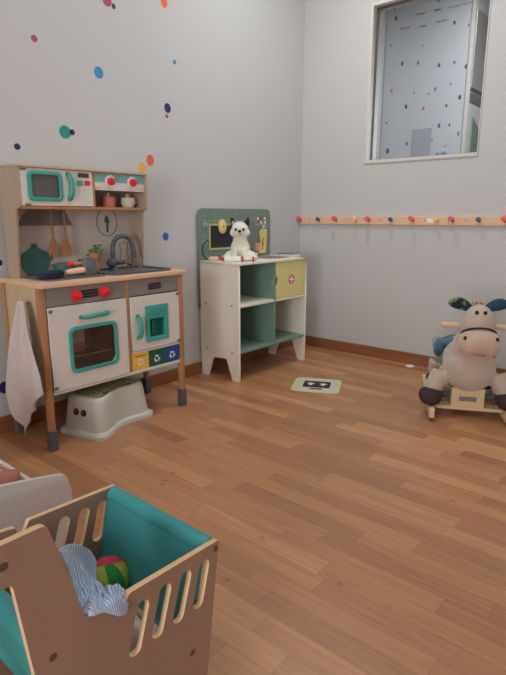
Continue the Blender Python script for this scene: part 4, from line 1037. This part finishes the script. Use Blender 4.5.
# blue striped cloth slumped over the side: rows of control points, from the back (top) to the panel edge (bottom)
ctrl = [[(1.770, -3.112, .530), (1.735, -3.070, .505), (1.700, -3.022, .455), (1.672, -2.992, .402)],
        [(1.772, -3.103, .500), (1.735, -3.068, .470), (1.705, -3.035, .430), (1.690, -3.005, .375)],
        [(1.774, -3.096, .465), (1.742, -3.062, .430), (1.722, -3.030, .392), (1.700, -2.985, .335)],
        [(1.777, -3.090, .430), (1.750, -3.060, .408), (1.738, -3.020, .392), (1.730, -2.975, .350)],
        [(1.786, -3.083, .416), (1.770, -3.062, .418), (1.768, -3.030, .408), (1.765, -2.990, .385)],
        [(1.795, -3.079, .415), (1.793, -3.062, .413), (1.7945, -3.036, .409), (1.790, -3.010, .392)],
        [(1.796, -3.077, .412), (1.7955, -3.060, .408), (1.798, -3.034, .386), (1.796, -3.020, .380)]]
def bez(P, t):
    n = len(P)-1; f = t*n; i = min(int(f), n-1); q = f-i
    g = lambda k: Vector(P[max(0, min(n, k))])
    a, b_, c, d_ = g(i-1), g(i), g(i+1), g(i+2)
    return .5*((2*b_)+(c-a)*q+(2*a-5*b_+4*c-d_)*q*q+(3*b_-a-3*c+d_)*q**3)
def clothf(u, v):
    p = bez([bez(r, u) for r in ctrl], v)
    amp = .010*math.sin(PI*min(1, max(0, v*1.15)))**.7 if v < .87 else 0
    w = amp*(math.sin(u*13+v*7)+.6*math.sin(v*21-u*5)+1.6*noise.noise(Vector((u*7, v*9, 3.1)))+.9*noise.noise(Vector((u*17, v*19, 8.1))))
    return p+Vector((-.25, .45, .8))*w*.6
sheet(clothf, 40, 48, .002, 'striped_cloth', M['cloth'], origin=(1.72, -3.04, .40), label='light blue striped cloth slumped over the notched cradle side', cat='cloth')
def cloth2(u, v):
    x = 1.62+.15*u; y = -3.06+.15*v
    z = .225+.10*math.sin(PI*u)*math.sin(PI*v)+.012*math.sin(u*11+v*6)+.010*math.sin(v*17-u*4)
    return (x, y, z)
sheet(cloth2, 30, 30, .002, 'folded_cloth', mat('white_pink_cloth', C(196, 176, 178), .95, .05, 20), origin=(1.69, -2.98, .22), label='crumpled pale pink white cloth on the cradle sling beside the ball', cat='cloth')

# ------------------------------------------------------------ WHITE DOLL BED
BE = thing('doll_bed', (.93, -3.02, 0), 'white doll bed with a rounded end board behind the plywood cradle', 'doll bed')
EX = 1.200
yc = -3.04
prf = fillet([(-2.772, .0, 0), (-2.770, .285, 0), (-2.783, .338, .03), (-2.90, .362, .10), (yc, .385, .12), (2*yc+2.90, .362, .10), (2*yc+2.783, .338, .03), (2*yc+2.770, .285, 0), (2*yc+2.772, 0, 0), (2*yc+2.82, 0, 0), (2*yc+2.84, .07, .02), (-2.84, .07, .02), (-2.82, 0, 0)])
for x in (EX, .62): obj('end_board', plate([prf], .012, 'yz', x, bev=.002), M['bedw'], BE, smooth=30)
for y in (-2.786, 2*yc+2.774): obj('side_rail', bx(.632, EX, y, y+.012, .12, .245, bev=.001), M['bedw'], BE)
obj('bed_base', bx(.632, EX, 2*yc+2.786, -2.786, .13, .142), M['bedw'], BE)
tag(obj('doll_mattress', bx(.64, EX-.006, 2*yc+2.792, -2.790, .1425, .236, bev=.012, seg=3), M['bedp'], origin=(.92, yc, .1425), smooth=50), 'pink mattress lying in the white doll bed', 'mattress')
b = lathe(BM(), (.985, -2.800, .262), (-.40, -.92, -.0), [(0, 0), (.014, .003), (.022, .012), (.025, .03), (.0255, .16), (.024, .30), (.018, .325), (0, .33)], 24)
tag(obj('rolled_blanket', b, M['roll'], origin=(.92, -3.0, .2155), smooth=60), 'dusty rose rolled blanket lying on the pink doll mattress', 'blanket')
